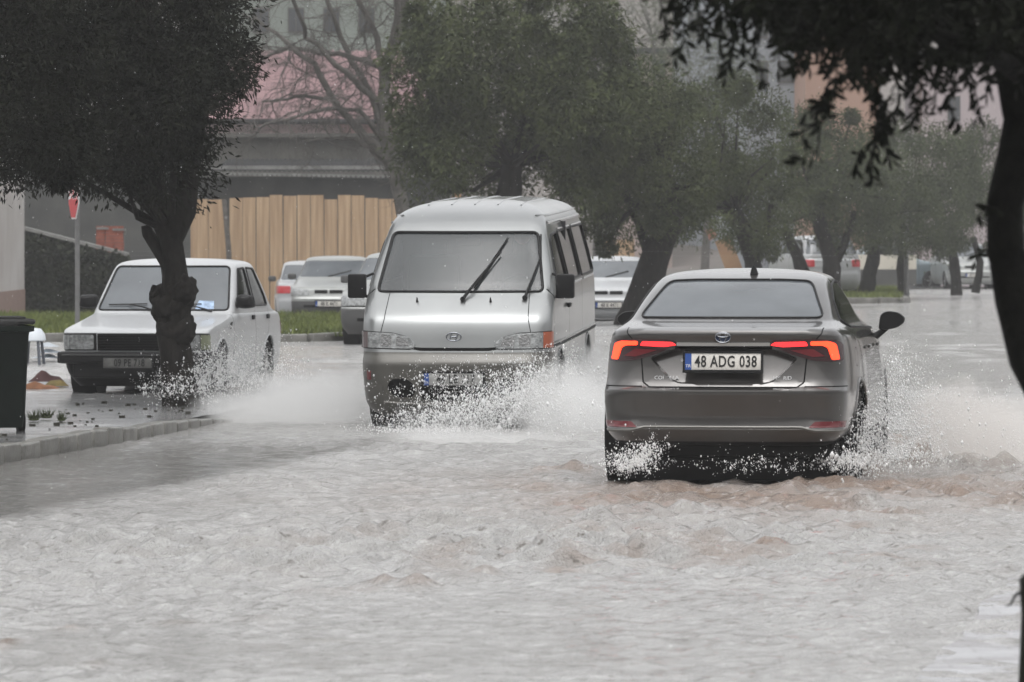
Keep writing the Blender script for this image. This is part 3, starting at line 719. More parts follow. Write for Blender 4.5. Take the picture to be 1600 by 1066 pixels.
# left: white house corner, ramped dark wall, brick stack, grey wall
t = thing('house', 'stained white house corner at the left edge of the photo', 'house', (wx(-121, 112), 112, 0))
b = bmesh.new(); bx(b, (0, 3, wz(235, 112)/2), (wx(37, 112) - wx(-200, 112), 6, wz(235, 112))); obj('wall', b, M['wall_white'], t, smooth=False)
b = bmesh.new(); bx(b, (0.0, 2.99, .28), (wx(37, 112) - wx(-200, 112) + .03, 6.04, .56)); obj('plinth', b, M['wall_pinkbase'], t, smooth=False)
Y = 120
t = thing('garden_wall', 'dark ivy covered wall with pale sloping top left of the white sedan', 'wall', (wx(115, Y), Y, 0))
lx = lambda px: wx(px, Y) - wx(115, Y)
b = bmesh.new(); prism(b, [(lx(30), 0), (lx(200), 0), (lx(200), wz(402, Y)), (lx(38), wz(360, Y)), (lx(30), wz(358, Y))], 0, .3); obj('wall', b, M['wall_dark'], t, smooth=False)
b = bmesh.new(); d = Vector((lx(200) - lx(34), 0, wz(400, Y) - wz(358, Y)))
bx(b, (lx(117), .12, (wz(400, Y) + wz(358, Y)) / 2 + .03), (d.length, .5, .07), Matrix.Rotation(-math.atan2(d.z, d.x), 3, 'Y')); obj('coping', b, M['sheet'], t, smooth=False)
Y = 123
t = thing('brick_stack', 'small stack of red bricks with pale slabs on top behind the sloping wall', 'bricks', (wx(172, Y), Y, 0))
b = bmesh.new()
for i in range(26):
    for j in range(3): bx(b, ((j - 1) * .20 + random.uniform(-.01, .01), 0, .04 + i * .072), (.19, .22, .066))
obj('bricks', b, M['brick'], t, smooth=False)
b = bmesh.new(); bx(b, (-.15, 0, wz(357, Y)), (.26, .25, .05)); bx(b, (.2, 0, wz(359, Y)), (.28, .25, .05)); bx(b, (.02, .05, wz(363, Y)-.02), (.62, .2, .06)); obj('slab', b, M['sheet'], t, smooth=False)
Y = 138
building('outbuilding', 'dark grey outbuilding wall behind the gnarled tree trunk', 20, 300, 236, Y, 4, M['wall_dark'])
# right: low wall with pale top and dark base
t = thing('garden_wall', 'low wall with pale upper half and dark base behind the far right trunks', 'wall', (wx(1355, 174), 174, 0))
Y = 174; lx = lambda px: wx(px, Y) - wx(1355, Y)
b = bmesh.new(); bx(b, (0, .2, (wz(446, Y) + wz(422, Y))/2), (lx(1432) - lx(1278), .4, wz(422, Y) - wz(448, Y))); obj('wall', b, M['wall_dark'], t, smooth=False)
b = bmesh.new(); bx(b, (0, .2, (wz(422, Y) + wz(398, Y))/2), (lx(1432) - lx(1278), .34, wz(398, Y) - wz(422, Y) - .01)); obj('wall_top', b, mat('cream_render', (.50, .47, .40), .8, var=.1, vscale=1), t, smooth=False)

# stop sign on a pole
Y = 79; t = thing('stop_sign', 'red octagonal sign turned nearly edge on beside the dark wall', 'sign', (wx(121, Y), Y, 0))
b = bmesh.new(); tube(b, [(0, 0, -.1), (0, 0, 2.72)], .035, 10); obj('pole', b, M['galv'], t)
zc = wz(301, Y); ya = R(75)
o8 = lambda r: [(r * math.cos(PI/8 + i * PI/4), r * math.sin(PI/8 + i * PI/4)) for i in range(8)]
b = bmesh.new(); prism(b, o8(.40), -.006, .006); bd = obj('sign_plate', b, M['sign_white'], t, smooth=False); bd.location = (-.045, -.02, zc); bd.rotation_euler = (0, 0, -ya)
b = bmesh.new(); prism(b, o8(.375), -.012, -.007); obj('sign_face', b, M['sign_red'], bd, smooth=False)
text_obj('sign_lettering', 'DUR', .36, M['sign_white'], bd, (0, -.014, .02), bold=.008, ext=.001, sx=.95)

# bin at the left edge
Y = 46; t = thing('wheelie_bin', 'dark green wheelie bin cut by the left edge beside the kerb', 'bin', (wx(-8, Y), Y, .08), R(12))
b = bmesh.new()
def ringb(w, d, z, r=.05): return [b.verts.new((x, y, z)) for x, y in rounded([(-w, -d), (w, -d), (w, d), (-w, d)], r, 4)]
R_ = [ringb(.20, .22, .06), ringb(.22, .25, .20), ringb(.245, .28, .80), ringb(.25, .29, .83), ringb(.285, .33, .84), ringb(.285, .33, .88), ringb(.26, .30, .885)]
for a, c in zip(R_, R_[1:]):
    for i in range(len(a)): b.faces.new((a[i], a[(i+1) % len(a)], c[(i+1) % len(a)], c[i]))
b.faces.new(R_[0][::-1]); b.faces.new(R_[-1]); obj('bin_body', b, M['bin'], t)
b = bmesh.new(); bx(b, (0, 0, .915), (.58, .66, .045), bev=.02); bx(b, (0, -.31, .90), (.3, .04, .04), bev=.01); bx(b, (0, .05, .945), (.46, .45, .02), bev=.008); obj('lid', b, M['bin_lid'], t)
for s in (-1, 1):
    b = bmesh.new(); lathe(b, [(.0, -.03), (.09, -.03), (.10, 0), (.09, .03), (0, .03)], 'x', 20, (s * .24, .26, .10)); obj('wheel', b, M['rubber'], t)
# litter around the bin
def scrap(label, cat, name, px, py, Y, build, m):
    b = bmesh.new(); build(b); o = obj(name, b, m); o.location = (wx(px, Y), Y, wz(py, Y)); return tag(o, label, cat)
def crumple(b, w, d, h, seed):
    n = 9; V = {}
    for i in range(n):
        for j in range(n):
            x = (i/(n-1) - .5) * w; y = (j/(n-1) - .5) * d
            V[i, j] = b.verts.new((x, y, h * (1 - (2*x/w)**2) * (1 - (2*y/d)**2) * (.6 + .8 * mnoise.noise(Vector((x*6, y*6, seed))))))
    for i in range(n-1):
        for j in range(n-1): b.faces.new((V[i, j], V[i+1, j], V[i+1, j+1], V[i, j+1]))
    r = bmesh.ops.solidify(b, geom=b.faces[:], thickness=.01)
scrap('crumpled brown cardboard lying on the wet paving beside the bin', 'cardboard', 'cardboard', 62, 607, 62, lambda b: crumple(b, .42, .5, .10, 1), M['cardboard'])
scrap('dark red folded sheet lying against the white sedan front wheel', 'sheet', 'folded_sheet', 72, 596, 63, lambda b: crumple(b, .38, .4, .14, 2), M['cardboard2'])
scrap('yellowish brown crumpled scrap beside the front tyre of the white sedan', 'scrap', 'crumpled_paper', 88, 603, 62.5, lambda b: crumple(b, .26, .3, .10, 5), mat('ochre_scrap', (.22, .17, .06), .8, var=.3))
t = thing('plastic_stool', 'white plastic stool with round top just behind the bin', 'stool', (wx(52, 74), 74, 0))
b = bmesh.new(); lathe(b, [(0, .38), (.10, .37), (.15, .30), (.165, .22), (.15, .21), (.0, .215)], 'z', 20, (0, 0, .10)); obj('seat', b, M['white_pl'], t)
for a in range(4):
    b = bmesh.new(); c_, s_ = math.cos(a*PI/2+.6), math.sin(a*PI/2+.6); tube(b, [(c_*.12, s_*.12, .32), (c_*.16, s_*.16, 0)], .022, 6); obj('leg', b, mat('grey_leg', (.10, .11, .13), .5) if a == 0 else bpy.data.materials['grey_leg'], t)
t = thing('sheet_pile', 'low pile of pale plastic sheets between the bin and the white sedan', 'sheets', (wx(74, 76), 76, 0))
for k, (dx, zz, w_) in enumerate(((0, .20, .30), (.04, .12, .34), (-.03, .05, .36))):
    b = bmesh.new(); crumple(b, w_, .5, .06, k + 11); o = obj('sheet', b, M['white_pl'], t); o.location = (dx, 0, zz)
for k, (px, py, w_) in enumerate(((72, 652, .16), (52, 656, .14), (95, 657, .1))):
    Yk = FPX * (CH - .10) / (py - HZ)
    b = bmesh.new(); r = random.Random(k); q = bmesh.ops.create_uvsphere(b, u_segments=8, v_segments=5, radius=w_*.35)
    for v in q['verts']: v.co.z *= .2
    for i in range(60):
        a = r.random() * 2 * PI; l = w_ * (.4 + r.random()); h = .03 + .07 * r.random(); x, y = max(-w_*.22, min(w_*.22, r.gauss(0, w_*.2))), max(-w_*.22, min(w_*.22, r.gauss(0, w_ * .2)))
        v = [b.verts.new((x, y, 0)), b.verts.new((x + .01, y + .005, 0)), b.verts.new((x + math.cos(a) * l * .4, y + math.sin(a) * l * .4, h))]; b.faces.new(v)
    o = obj('weed', b, M['leaf2'], smooth=False); o.location = (wx(px, Yk), Yk, .10)
    tag(o, ['largest dark weed tuft growing on the paving right of the bin', 'small weed tuft touching the bin base', 'outermost small weed tuft on the paving towards the kerb'][k], 'weed', 'weed tufts on the paving')
# debris specks on the pavement
b = bmesh.new(); r = random.Random(5)
for i in range(90):
    Yk = r.uniform(42, 56); x = float(kerb_line(Yk)) - .3 - r.random() * 1.6
    s = .008 + .022 * r.random() ** 2; bx(b, (x, Yk, pave_z(x, Yk) + .008), (s * 1.6, s * 1.6, s), Matrix.Rotation(r.random() * 3, 3, 'Z'))
tag(obj('debris', b, M['mud'], smooth=False), 'dark specks of mud and leaves scattered on the wet paving', 'debris', kind='stuff')

# ------------------------------------------------------------------ trees
def leaves(C, rad, n, size, r, droop=.3, asp=.28, flat=1.0):
    """n leaves spread round clump centres C with radii rad"""
    k = r.integers(0, len(C), n); d = r.normal(size=(n, 3)); d /= np.linalg.norm(d, axis=1)[:, None]
    rr = rad[k] * (.35 + .65 * r.random(n) ** .5) * (1 + .25 * r.normal(size=n) * (r.random(n) < .25))
    P = C[k] + d * rr[:, None] * np.array([1, 1, flat])
    ax = d * .7 + r.normal(size=(n, 3)) * .6; ax[:, 2] -= droop; ax /= np.linalg.norm(ax, axis=1)[:, None]
    s = np.cross(ax, r.normal(size=(n, 3))); s /= np.linalg.norm(s, axis=1)[:, None]
    L_ = size * (.6 + .8 * r.random(n))[:, None]; Wd = L_ * asp / 2
    V = np.stack([P, P + ax * L_ * .45 + s * Wd, P + ax * L_, P + ax * L_ * .45 - s * Wd], 1).reshape(-1, 3)
    return V, np.arange(4 * n).reshape(-1, 4)
def clumps(c, rad, n, r, cr, shell=.75, cutlow=-.8):
    out = []
    while len(out) < n:
        d = r.normal(size=3); d /= np.linalg.norm(d)
        if d[2] < cutlow: continue
        q = shell + (1 - shell) * r.random() if r.random() < .75 else r.random()
        if n < 140 and len(out) % 6 == 0: q = 1.0 + .15 * r.random()
        out.append(np.array(c) + d * q * np.array(rad))
    k = np.where((np.arange(n) % 6 == 0) & (n < 140), .5, 1.0)
    return np.array(out), cr * (.6 + .8 * r.random(n)) * k
def tree(label, base, trunk, crown, nl, size, lm, seed, group=None, name='olive_tree', tr=(.2, .12), nclump=60, cr=.5, forks=None, barkm='bark', droop=.3, extra=(), asp=.28, wob=.35):
    """trunk/forks are world-space polylines; crown = (centre, radii)"""
    r = np.random.default_rng(seed); B = Vector(base)
    t = thing(name, label, 'tree', base, 0, group)
    b = bmesh.new(); n = len(trunk)
    fine = []
    P = [Vector(p) for p in trunk]
    for i in range(n - 1):
        for k in range(4): fine.append((P[i].lerp(P[i+1], k / 4), tr[0] + (tr[1] - tr[0]) * ((i + k/4) / (n-1))))
    fine.append((P[-1], tr[1]))
    tube(b, [p - B for p, _ in fine], [q for _, q in fine], 12, wob=wob)
    for fk, r0, r1 in (forks or []):
        fp = [Vector(p) - B for p in fk]; m_ = []
        for i in range(len(fp) - 1):
            for k in range(3): m_.append(fp[i].lerp(fp[i+1], k / 3))
        m_.append(fp[-1]); tube(b, m_, list(np.linspace(r0, r1, len(m_))), 9, wob=wob)
    for cpt, rad in extra:
        q = bmesh.ops.create_icosphere(b, subdivisions=4, radius=1)
        for v in q['verts']:
            nn = 1 + .28 * mnoise.noise(v.co * 2.2 + Vector(cpt)) + .10 * mnoise.noise(v.co * 6 + Vector(cpt))
            v.co = Vector((v.co.x * rad[0] * nn, v.co.y * rad[1] * nn, v.co.z * rad[2] * nn)) + Vector(cpt) - B
    C, Rr = clumps(crown[0], crown[1], nclump, r, cr)
    top = P[-1]
    for i in range(min(16, nclump)):
        e = Vector(C[i]); m1 = top.lerp(e, .5) + Vector(r.normal(size=3)) * .15
        tube(b, [top - B, m1 - B, e - B], [tr[1] * .38, tr[1] * .2, .010], 6)
    obj('trunk', b, M[barkm], t, sharp=85)
    V, Fq = leaves(C, Rr, nl, size, r, droop, asp=asp)
    npmesh('crown', V - np.array(base), Fq, M[lm], t)
    return t
def Wp(px, py, Y): return tuple(wp(px, py, Y))
G_OL = 'olive trees along the median'
def olive(label, px, py, Y, rpx, rpy, trunkpx, nl, seed, tr=(.2, .14), lm='leaf', nclump=70, cr=.5, forks=None, size=.10):
    s = Y / FPX; c = wp(px, py, Y)
    tk = [Wp(a, b_, Y) for a, b_ in trunkpx]; bb = (tk[0][0], Y, -.1); tk[0] = (tk[0][0], Y, -.15)
    fk = [([Wp(a, b_, Y) for a, b_ in f[0]], f[1], f[2]) for f in (forks or [])]
    return tree(label, bb, tk, (tuple(c), (rpx * s, rpx * s * .8, rpy * s)), nl, size, lm, seed, G_OL, tr=tr, nclump=nclump, cr=cr, forks=fk)
olive('biggest olive tree with full rounded crown directly behind the minibus', 805, 150, 104, 180, 205, [(800, 500), (805, 400), (790, 330), (800, 260)], 80000, 1, (.26, .2), nclump=135, cr=.52, size=.12)
olive('olive tree with thick leaning trunk right behind the grey sedan roof', 990, 250, 107, 110, 150, [(985, 520), (1005, 450), (1025, 400), (1045, 350), (1040, 290)], 40000, 2, (.30, .24), nclump=60, forks=[([(1018, 410), (1000, 350), (975, 300)], .12, .07)])
olive('olive tree with round crown third from the left behind the sedan', 1125, 265, 118, 122, 135, [(1178, 520), (1180, 430), (1168, 385), (1150, 330)], 40000, 3, (.20, .13), nclump=70, forks=[([(1178, 420), (1195, 370), (1205, 320)], .10, .06)])
olive('olive tree with two close trunks left of the far grass island', 1265, 295, 132, 122, 115, [(1300, 470), (1300, 420), (1290, 375), (1275, 330)], 34000, 4, (.22, .15), 'leaf2', forks=[([(1298, 425), (1320, 380), (1335, 330)], .12, .07), ([(1262, 450), (1245, 400), (1225, 355)], .18, .10)])
olive('slim olive tree with curved trunk on the far grass island', 1365, 305, 146, 98, 100, [(1350, 466), (1358, 430), (1366, 390), (1362, 340)], 26000, 5, (.24, .10), 'leaf2')
olive('olive tree beside the grey pole at the right end of the grass island', 1440, 305, 150, 98, 105, [(1412, 466), (1410, 420), (1412, 370), (1420, 330)], 26000, 6, (.16, .12), 'leaf2')
olive('farthest olive tree of the median row next to the foreground trunk', 1530, 305, 158, 98, 110, [(1496, 460), (1492, 420), (1484, 370), (1500, 330)], 26000, 8, (.16, .11), 'leaf2', forks=[([(1525, 458), (1532, 410), (1520, 370)], .12, .08)])
t = thing('pole', 'straight grey metal pole in front of a trunk on the far grass island', 'pole', (wx(1416, 147), 147, 0)); b = bmesh.new(); tube(b, [(0, 0, 0), (0, 0, wz(330, 147))], .06, 8); obj('shaft', b, M['galv'], t)
# shaggy shrubs / far bare thicket on the hill
for k, (px, py, Y, rx, rz, lab) in enumerate(((930, 60, 200, 3.2, 3.0, 'hazy thicket of bare twigs above the biggest olive crown'), (1020, 20, 215, 3.5, 3.2, 'farther hazy thicket of bare twigs beside the tall grey building'),
                                             (1100, 130, 190, 2.0, 1.6, 'low hazy thicket of bare twigs over the third olive crown'), (720, 20, 178, 3.0, 3.0, 'bare twigs rising left of the tallest olive crown'))):
    Yb = Y; c = Wp(px, py, Y)
    tree(lab, (c[0], Y, 0), [(c[0], Y, -.1), (c[0] + .2, Y, c[2] * .5), (c[0], Y, c[2] - rz * .3)], (c, (rx, 2.0, rz)), 7000, .26, 'leaf2', 60 + k, 'thickets on the hillside', name='bare_tree', tr=(.15, .08), nclump=40, cr=.9, barkm='bark_bare', asp=.07)
# near gnarled tree on the left
Y = 55.0
tk = [(288, 690), (287, 640), (280, 600), (272, 540), (272, 480), (272, 430), (268, 395), (266, 362)]
kn = [(Wp(268, 478, Y), (.20, .18, .21)), (Wp(284, 455, Y - .05), (.15, .15, .16)), (Wp(246, 462, Y), (.085, .10, .10)), (Wp(275, 515, Y), (.19, .17, .17))]
kn = [((p[0], p[1], p[2]), r) for p, r in kn]
tree('gnarled dark olive tree with burred trunk in front of the white sedan', (wx(288, Y), Y, 0), [Wp(a, b_, Y) for a, b_ in tk],
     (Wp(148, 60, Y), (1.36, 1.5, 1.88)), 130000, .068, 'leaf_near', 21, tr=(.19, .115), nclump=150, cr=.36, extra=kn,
     forks=[([Wp(a, b_, Y) for a, b_ in ((266, 372), (248, 335), (240, 280), (222, 200), (200, 120))], .115, .06), ([Wp(a, b_, Y) for a, b_ in ((270, 372), (290, 330), (296, 270), (312, 190), (330, 120))], .115, .06),
            ([Wp(a, b_, Y) for a, b_ in ((266, 420), (250, 395), (232, 365), (229, 352))], .09, .05)])
# a second, nearer crown leaning in from outside the left edge
Y = 49.0
tree('dark olive tree reaching in from beyond the left edge above the bin', (wx(-150, Y), Y, 0), [Wp(-150, 680, Y), Wp(-160, 500, Y), Wp(-130, 350, Y), Wp(-80, 220, Y)],
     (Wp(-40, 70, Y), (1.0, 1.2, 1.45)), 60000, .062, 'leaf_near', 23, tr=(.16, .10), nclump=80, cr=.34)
# bare tree
Y = 118.0
t = thing('bare_tree', 'leafless grey tree spreading its branches in front of the pink roof', 'tree', (wx(655, Y), Y, 0))
base = Vector((wx(655, Y), Y, 0)); b = bmesh.new(); rr_ = random.Random(4)
limbs = [([(655, 500), (640, 380), (622, 290), (600, 200), (600, 110), (625, 50), (640, -60)], .17, .09), ([(600, 200), (570, 130), (530, 60), (500, -50)], .09, .04),
         ([(614, 260), (560, 200), (520, 155), (490, 100), (440, 60), (395, 25)], .10, .03), ([(520, 155), (460, 150), (410, 158)], .05, .02), ([(600, 110), (560, 90), (500, 82), (450, 75), (400, 95)], .07, .025),
         ([(590, 160), (540, 115), (480, 60), (460, 0), (450, -50)], .07, .03), ([(612, 235), (560, 172), (500, 172), (430, 190), (395, 215)], .06, .02), ([(600, 120), (590, 60), (560, 0), (550, -50)], .07, .04),
         ([(625, 50), (660, 10), (690, -50)], .07, .04), ([(622, 290), (660, 200), (680, 100), (700, 20)], .09, .04), ([(620, 280), (575, 230), (540, 215), (470, 220)], .05, .02), ([(605, 90), (625, 20), (610, -50)], .08, .05)]
def twig(p, d, L_, r, lev):
    pts = [p]; q = p.copy(); dd = d.copy(); n = 4
    for i in range(n):
        dd = (dd + Vector((rr_.gauss(0, .22), rr_.gauss(0, .22), rr_.gauss(-.03, .2)))).normalized(); q = q + dd * L_ / n; pts.append(q.copy())
    tube(b, pts, [r * (1 - .7 * i / n) for i in range(n + 1)], 5 if lev < 2 else 4, cap=False)
    if lev < 3:
        for i in range(1, n + 1):
            for _ in range(2 if lev < 2 else 1):
                nd = (dd + Vector((rr_.gauss(0, .8), rr_.gauss(0, .8), rr_.gauss(-.1, .7)))).normalized()
                twig(pts[i], nd, L_ * rr_.uniform(.45, .7), r * .5, lev + 1)
for pts, r0, r1 in limbs:
    P = []; n = len(pts); yo = 0
    for i, (a, c) in enumerate(pts): yo += rr_.gauss(0, .25) if i else 0; P.append(wp(a, c, Y) + Vector((0, yo if r0 < .12 else 0, 0)) - base)
    fp = []
    for i in range(n - 1):
        for k in range(4): fp.append(P[i].lerp(P[i+1], k/4) + Vector((rr_.gauss(0, .02), 0, rr_.gauss(0, .02))))
    fp.append(P[-1]); tube(b, fp, list(np.linspace(r0, r1, len(fp))), 8, wob=.2)
    if r0 < .16:
        for i in range(2, len(fp)):
            for _ in range(1): twig(fp[i], Vector((rr_.gauss(0, 1), rr_.gauss(0, .8), rr_.gauss(-.2, .8))).normalized(), rr_.uniform(.5, 1.2), .016, 1)
obj('trunk', b, M['bark_bare'], t)

# olive trees added out of view for the wet car sides to mirror
for k, (x, y) in enumerate(((10.5, 60), (12.5, 78), (13.5, 96))):
    tree(['roadside olive tree nearest to the right edge of the road', 'middle roadside olive tree right of the road', 'farthest roadside olive tree right of the road'][k], (x, y, 0), [(x, y, -.2), (x + .2, y, 1.6), (x, y, 3.2)], ((x, y, 5.6), (3.0, 3.0, 3.4)), 9000, .30, 'leaf2', 80 + k, 'roadside olive trees', tr=(.25, .18), nclump=50, cr=.9, asp=.6)
# foreground tree, out of focus, upper right
Y = 18.0; s = Y / FPX
t = thing('evergreen_tree', 'blurred dark foreground tree whose trunk and hanging leafy twigs frame the right side', 'tree', (wx(1690, Y), Y, 0))
base = Vector((wx(1690, Y), Y, 0)); b = bmesh.new()
tk = [(1695, 1400, .085), (1700, 1000, .075), (1690, 800, .07), (1655, 650, .068), (1606, 560, .068), (1583, 470, .066), (1571, 390, .062), (1573, 320, .062), (1590, 250, .062), (1603, 190, .066), (1600, 100, .085), (1585, 0, .10), (1560, -120, .10)]
fp = []; fr = []
for (a, c, r0), (a2, c2, r2) in zip(tk, tk[1:]):
    for k in range(5):
        q = k / 5; fp.append(wp(a + (a2-a)*q, c + (c2-c)*q, Y) - base); fr.append(r0 + (r2 - r0) * q)
tube(b, fp, fr, 16, wob=.25)
r = random.Random(11); tips = []
def limb(pts, r0, r1):
    P = [wp(a, c, Y + dy) - base for a, c, dy in pts]; f = []
    for i in range(len(P) - 1):
        for k in range(5): f.append(P[i].lerp(P[i+1], k/5))
    f.append(P[-1]); tube(b, f, list(np.linspace(r0, r1, len(f))), 8, wob=.2); return f
L1 = limb([(1590, 30, 0), (1480, -10, .2), (1350, -30, .1), (1200, -50, -.1), (1060, -60, 0), (960, -80, .1)], .05, .012)
L2 = limb([(1600, 120, 0), (1540, 80, -.5), (1450, 50, -.6), (1350, 40, -.5), (1260, 20, -.4)], .035, .01)
L3 = limb([(1590, 60, 0), (1520, 60, .7), (1400, 20, .8), (1280, -10, .7), (1160, -10, .6)], .03, .01)
LV = []; 
def leaf(p, ax, L_, w_):
    sd = ax.cross(Vector((r.gauss(0, 1), r.gauss(0, 1), r.gauss(0, 1)))).normalized() * w_
    nrm = ax.cross(sd).normalized() * w_ * .25
    LV.append([p, p + ax*L_*.3 + sd*.8 + nrm, p + ax*L_*.65 + sd*.85 + nrm, p + ax*L_, p + ax*L_*.65 - sd*.85 + nrm, p + ax*L_*.3 - sd*.8 + nrm])
def leafy(pts, r0, dens=1.0):
    tube(b, pts, list(np.linspace(r0, .0015, len(pts))), 5, cap=False)
    tot = sum((q - p).length for p, q in zip(pts, pts[1:])); n = int(tot / .0075 * dens)
    for i in range(n):
        u = (i + r.random()) / n * (len(pts) - 1); k = min(int(u), len(pts) - 2); p = pts[k].lerp(pts[k+1], u - k); d = (pts[k+1] - pts[k]).normalized()
        ax = (d * .5 + Vector((r.gauss(0, .7), r.gauss(0, .7), r.gauss(-.35, .5)))).normalized(); leaf(p, ax, r.uniform(.034, .062), r.uniform(.006, .011))
def hang(px, py, px2, py2, dy=0, dens=1.0, n=6):
    p0 = wp(px, py, Y + dy) - base; p1 = wp(px2, py2, Y + dy) - base
    pts = [p0.lerp(p1, i / n) + Vector((r.gauss(0, .012), r.gauss(0, .02), r.gauss(0, .008) + .03 * math.sin(PI * i / n))) for i in range(n + 1)]
    leafy(pts, .005, dens)
# outline of the foliage from the photograph: sprays hanging from the limbs to these tips
for px, py, px2, py2 in ((1060, -40, 1045, 60), (1080, -40, 1050, 95), (1090, -40, 1085, 50), (1130, -30, 1070, 20), (1130, -40, 1120, 90), (1150, -30, 1135, 130), (1160, -20, 1165, 100), (1180, -30, 1190, 140), (1170, 10, 1090, 70), (1200, 0, 1120, 110),
                        (1215, -20, 1215, 110), (1230, 0, 1235, 120), (1250, 0, 1260, 95), (1265, 10, 1240, 60), (1280, 0, 1290, 110), (1300, 0, 1310, 125), (1320, 10, 1340, 140), (1340, 0, 1355, 130), (1350, 30, 1375, 200), (1360, 40, 1385, 210), (1375, 150, 1372, 290), (1385, 160, 1350, 265), (1395, 170, 1385, 250),
                        (1370, 30, 1400, 180), (1400, 30, 1430, 205), (1430, 30, 1440, 190), (1440, 40, 1465, 170), (1470, 40, 1490, 195), (1490, 40, 1530, 190), (1500, 60, 1510, 150), (1530, 60, 1545, 150), (1290, 150, 1245, 262), (1300, 165, 1270, 245), (1320, 60, 1280, 175), (1350, 100, 1265, 185)):
    if (px, py) in ((1290, 150), (1300, 165)):
        hang(px, py, px2, py2, -.9, .55)
    else: hang(px, py, px2, py2, r.uniform(-.3, .3), 1.0)
hang(1345, 60, 1292, 160, -.9, .3)
for i in range(560):     # the dense mass along the top right
    px = r.uniform(1190, 1640); lim = np.interp(px, [1190, 1260, 1330, 1400, 1480, 1560, 1640], [60, 85, 105, 130, 125, 110, 150])
    py = r.uniform(-140, lim - 30); hang(px, py, px + r.uniform(-40, 40), py + r.uniform(15, 60), r.uniform(-.9, 1.1), .9, 4)
for i in range(26):
    px = r.uniform(1030, 1200); py = r.uniform(-100, 0); hang(px, py, px + r.uniform(-30, 20), py + r.uniform(30, 75), r.uniform(-.4, .5), .8, 4)
# small twigs near the lower trunk
hang(1560, 330, 1527, 345, -.1, .5, 4); hang(1548, 400, 1526, 418, .3, .5, 3)
obj('trunk', b, M['bark_near'], t, sharp=85)
V = np.array([[tuple(v) for v in lf] for lf in LV]).reshape(-1, 3)
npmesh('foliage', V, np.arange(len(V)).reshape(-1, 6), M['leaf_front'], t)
# dark stem with a twig at the lower right edge
t = thing('shrub_stem', 'dark green stem with one small bent twig at the lower right edge', 'plant', (wx(1640, 17), 17, 0))
b = bmesh.new(); base = Vector((wx(1640, 17), 17, 0))
tube(b, [wp(1645, 1400, 17) - base, wp(1645, 1066, 17) - base, wp(1640, 960, 17) - base, wp(1632, 905, 17) - base, wp(1640, 870, 17) - base], [.11, .10, .09, .075, .02], 12, wob=.2)
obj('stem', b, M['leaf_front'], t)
b = bmesh.new(); tube(b, [wp(1600, 925, 17) - base, wp(1588, 930, 17) - base, wp(1580, 945, 17) - base, wp(1572, 948, 17) - base], [.008, .005, .004, .002], 6); obj('twig', b, M['bark'], t)
# ivy on the dark left wall
r = np.random.default_rng(9); n = 9000; Y = 120
x = wx(30, Y) + (wx(200, Y) - wx(30, Y)) * r.random(n); z = r.random(n) * (wz(362, Y)) * (.95 - .25 * (x - wx(30, Y)) / (wx(200, Y) - wx(30, Y)))
C = np.stack([x, Y - .06 - .12 * r.random(n), z], 1)
V, Fq = leaves(C, np.full(n, .06), n, .10, r, asp=.7)
tag(npmesh('ivy', V, Fq, M['ivy']), 'dark ivy leaves covering the sloping wall at left', 'ivy', kind='stuff')
n = 5000; x = wx(40, 131) + (wx(235, 131) - wx(40, 131)) * r.random(n); C = np.stack([x, 131 + r.random(n), wz(395, 131) + r.random(n) * 2.2 * vnoise(x * 2, x * 0, 3)], 1)
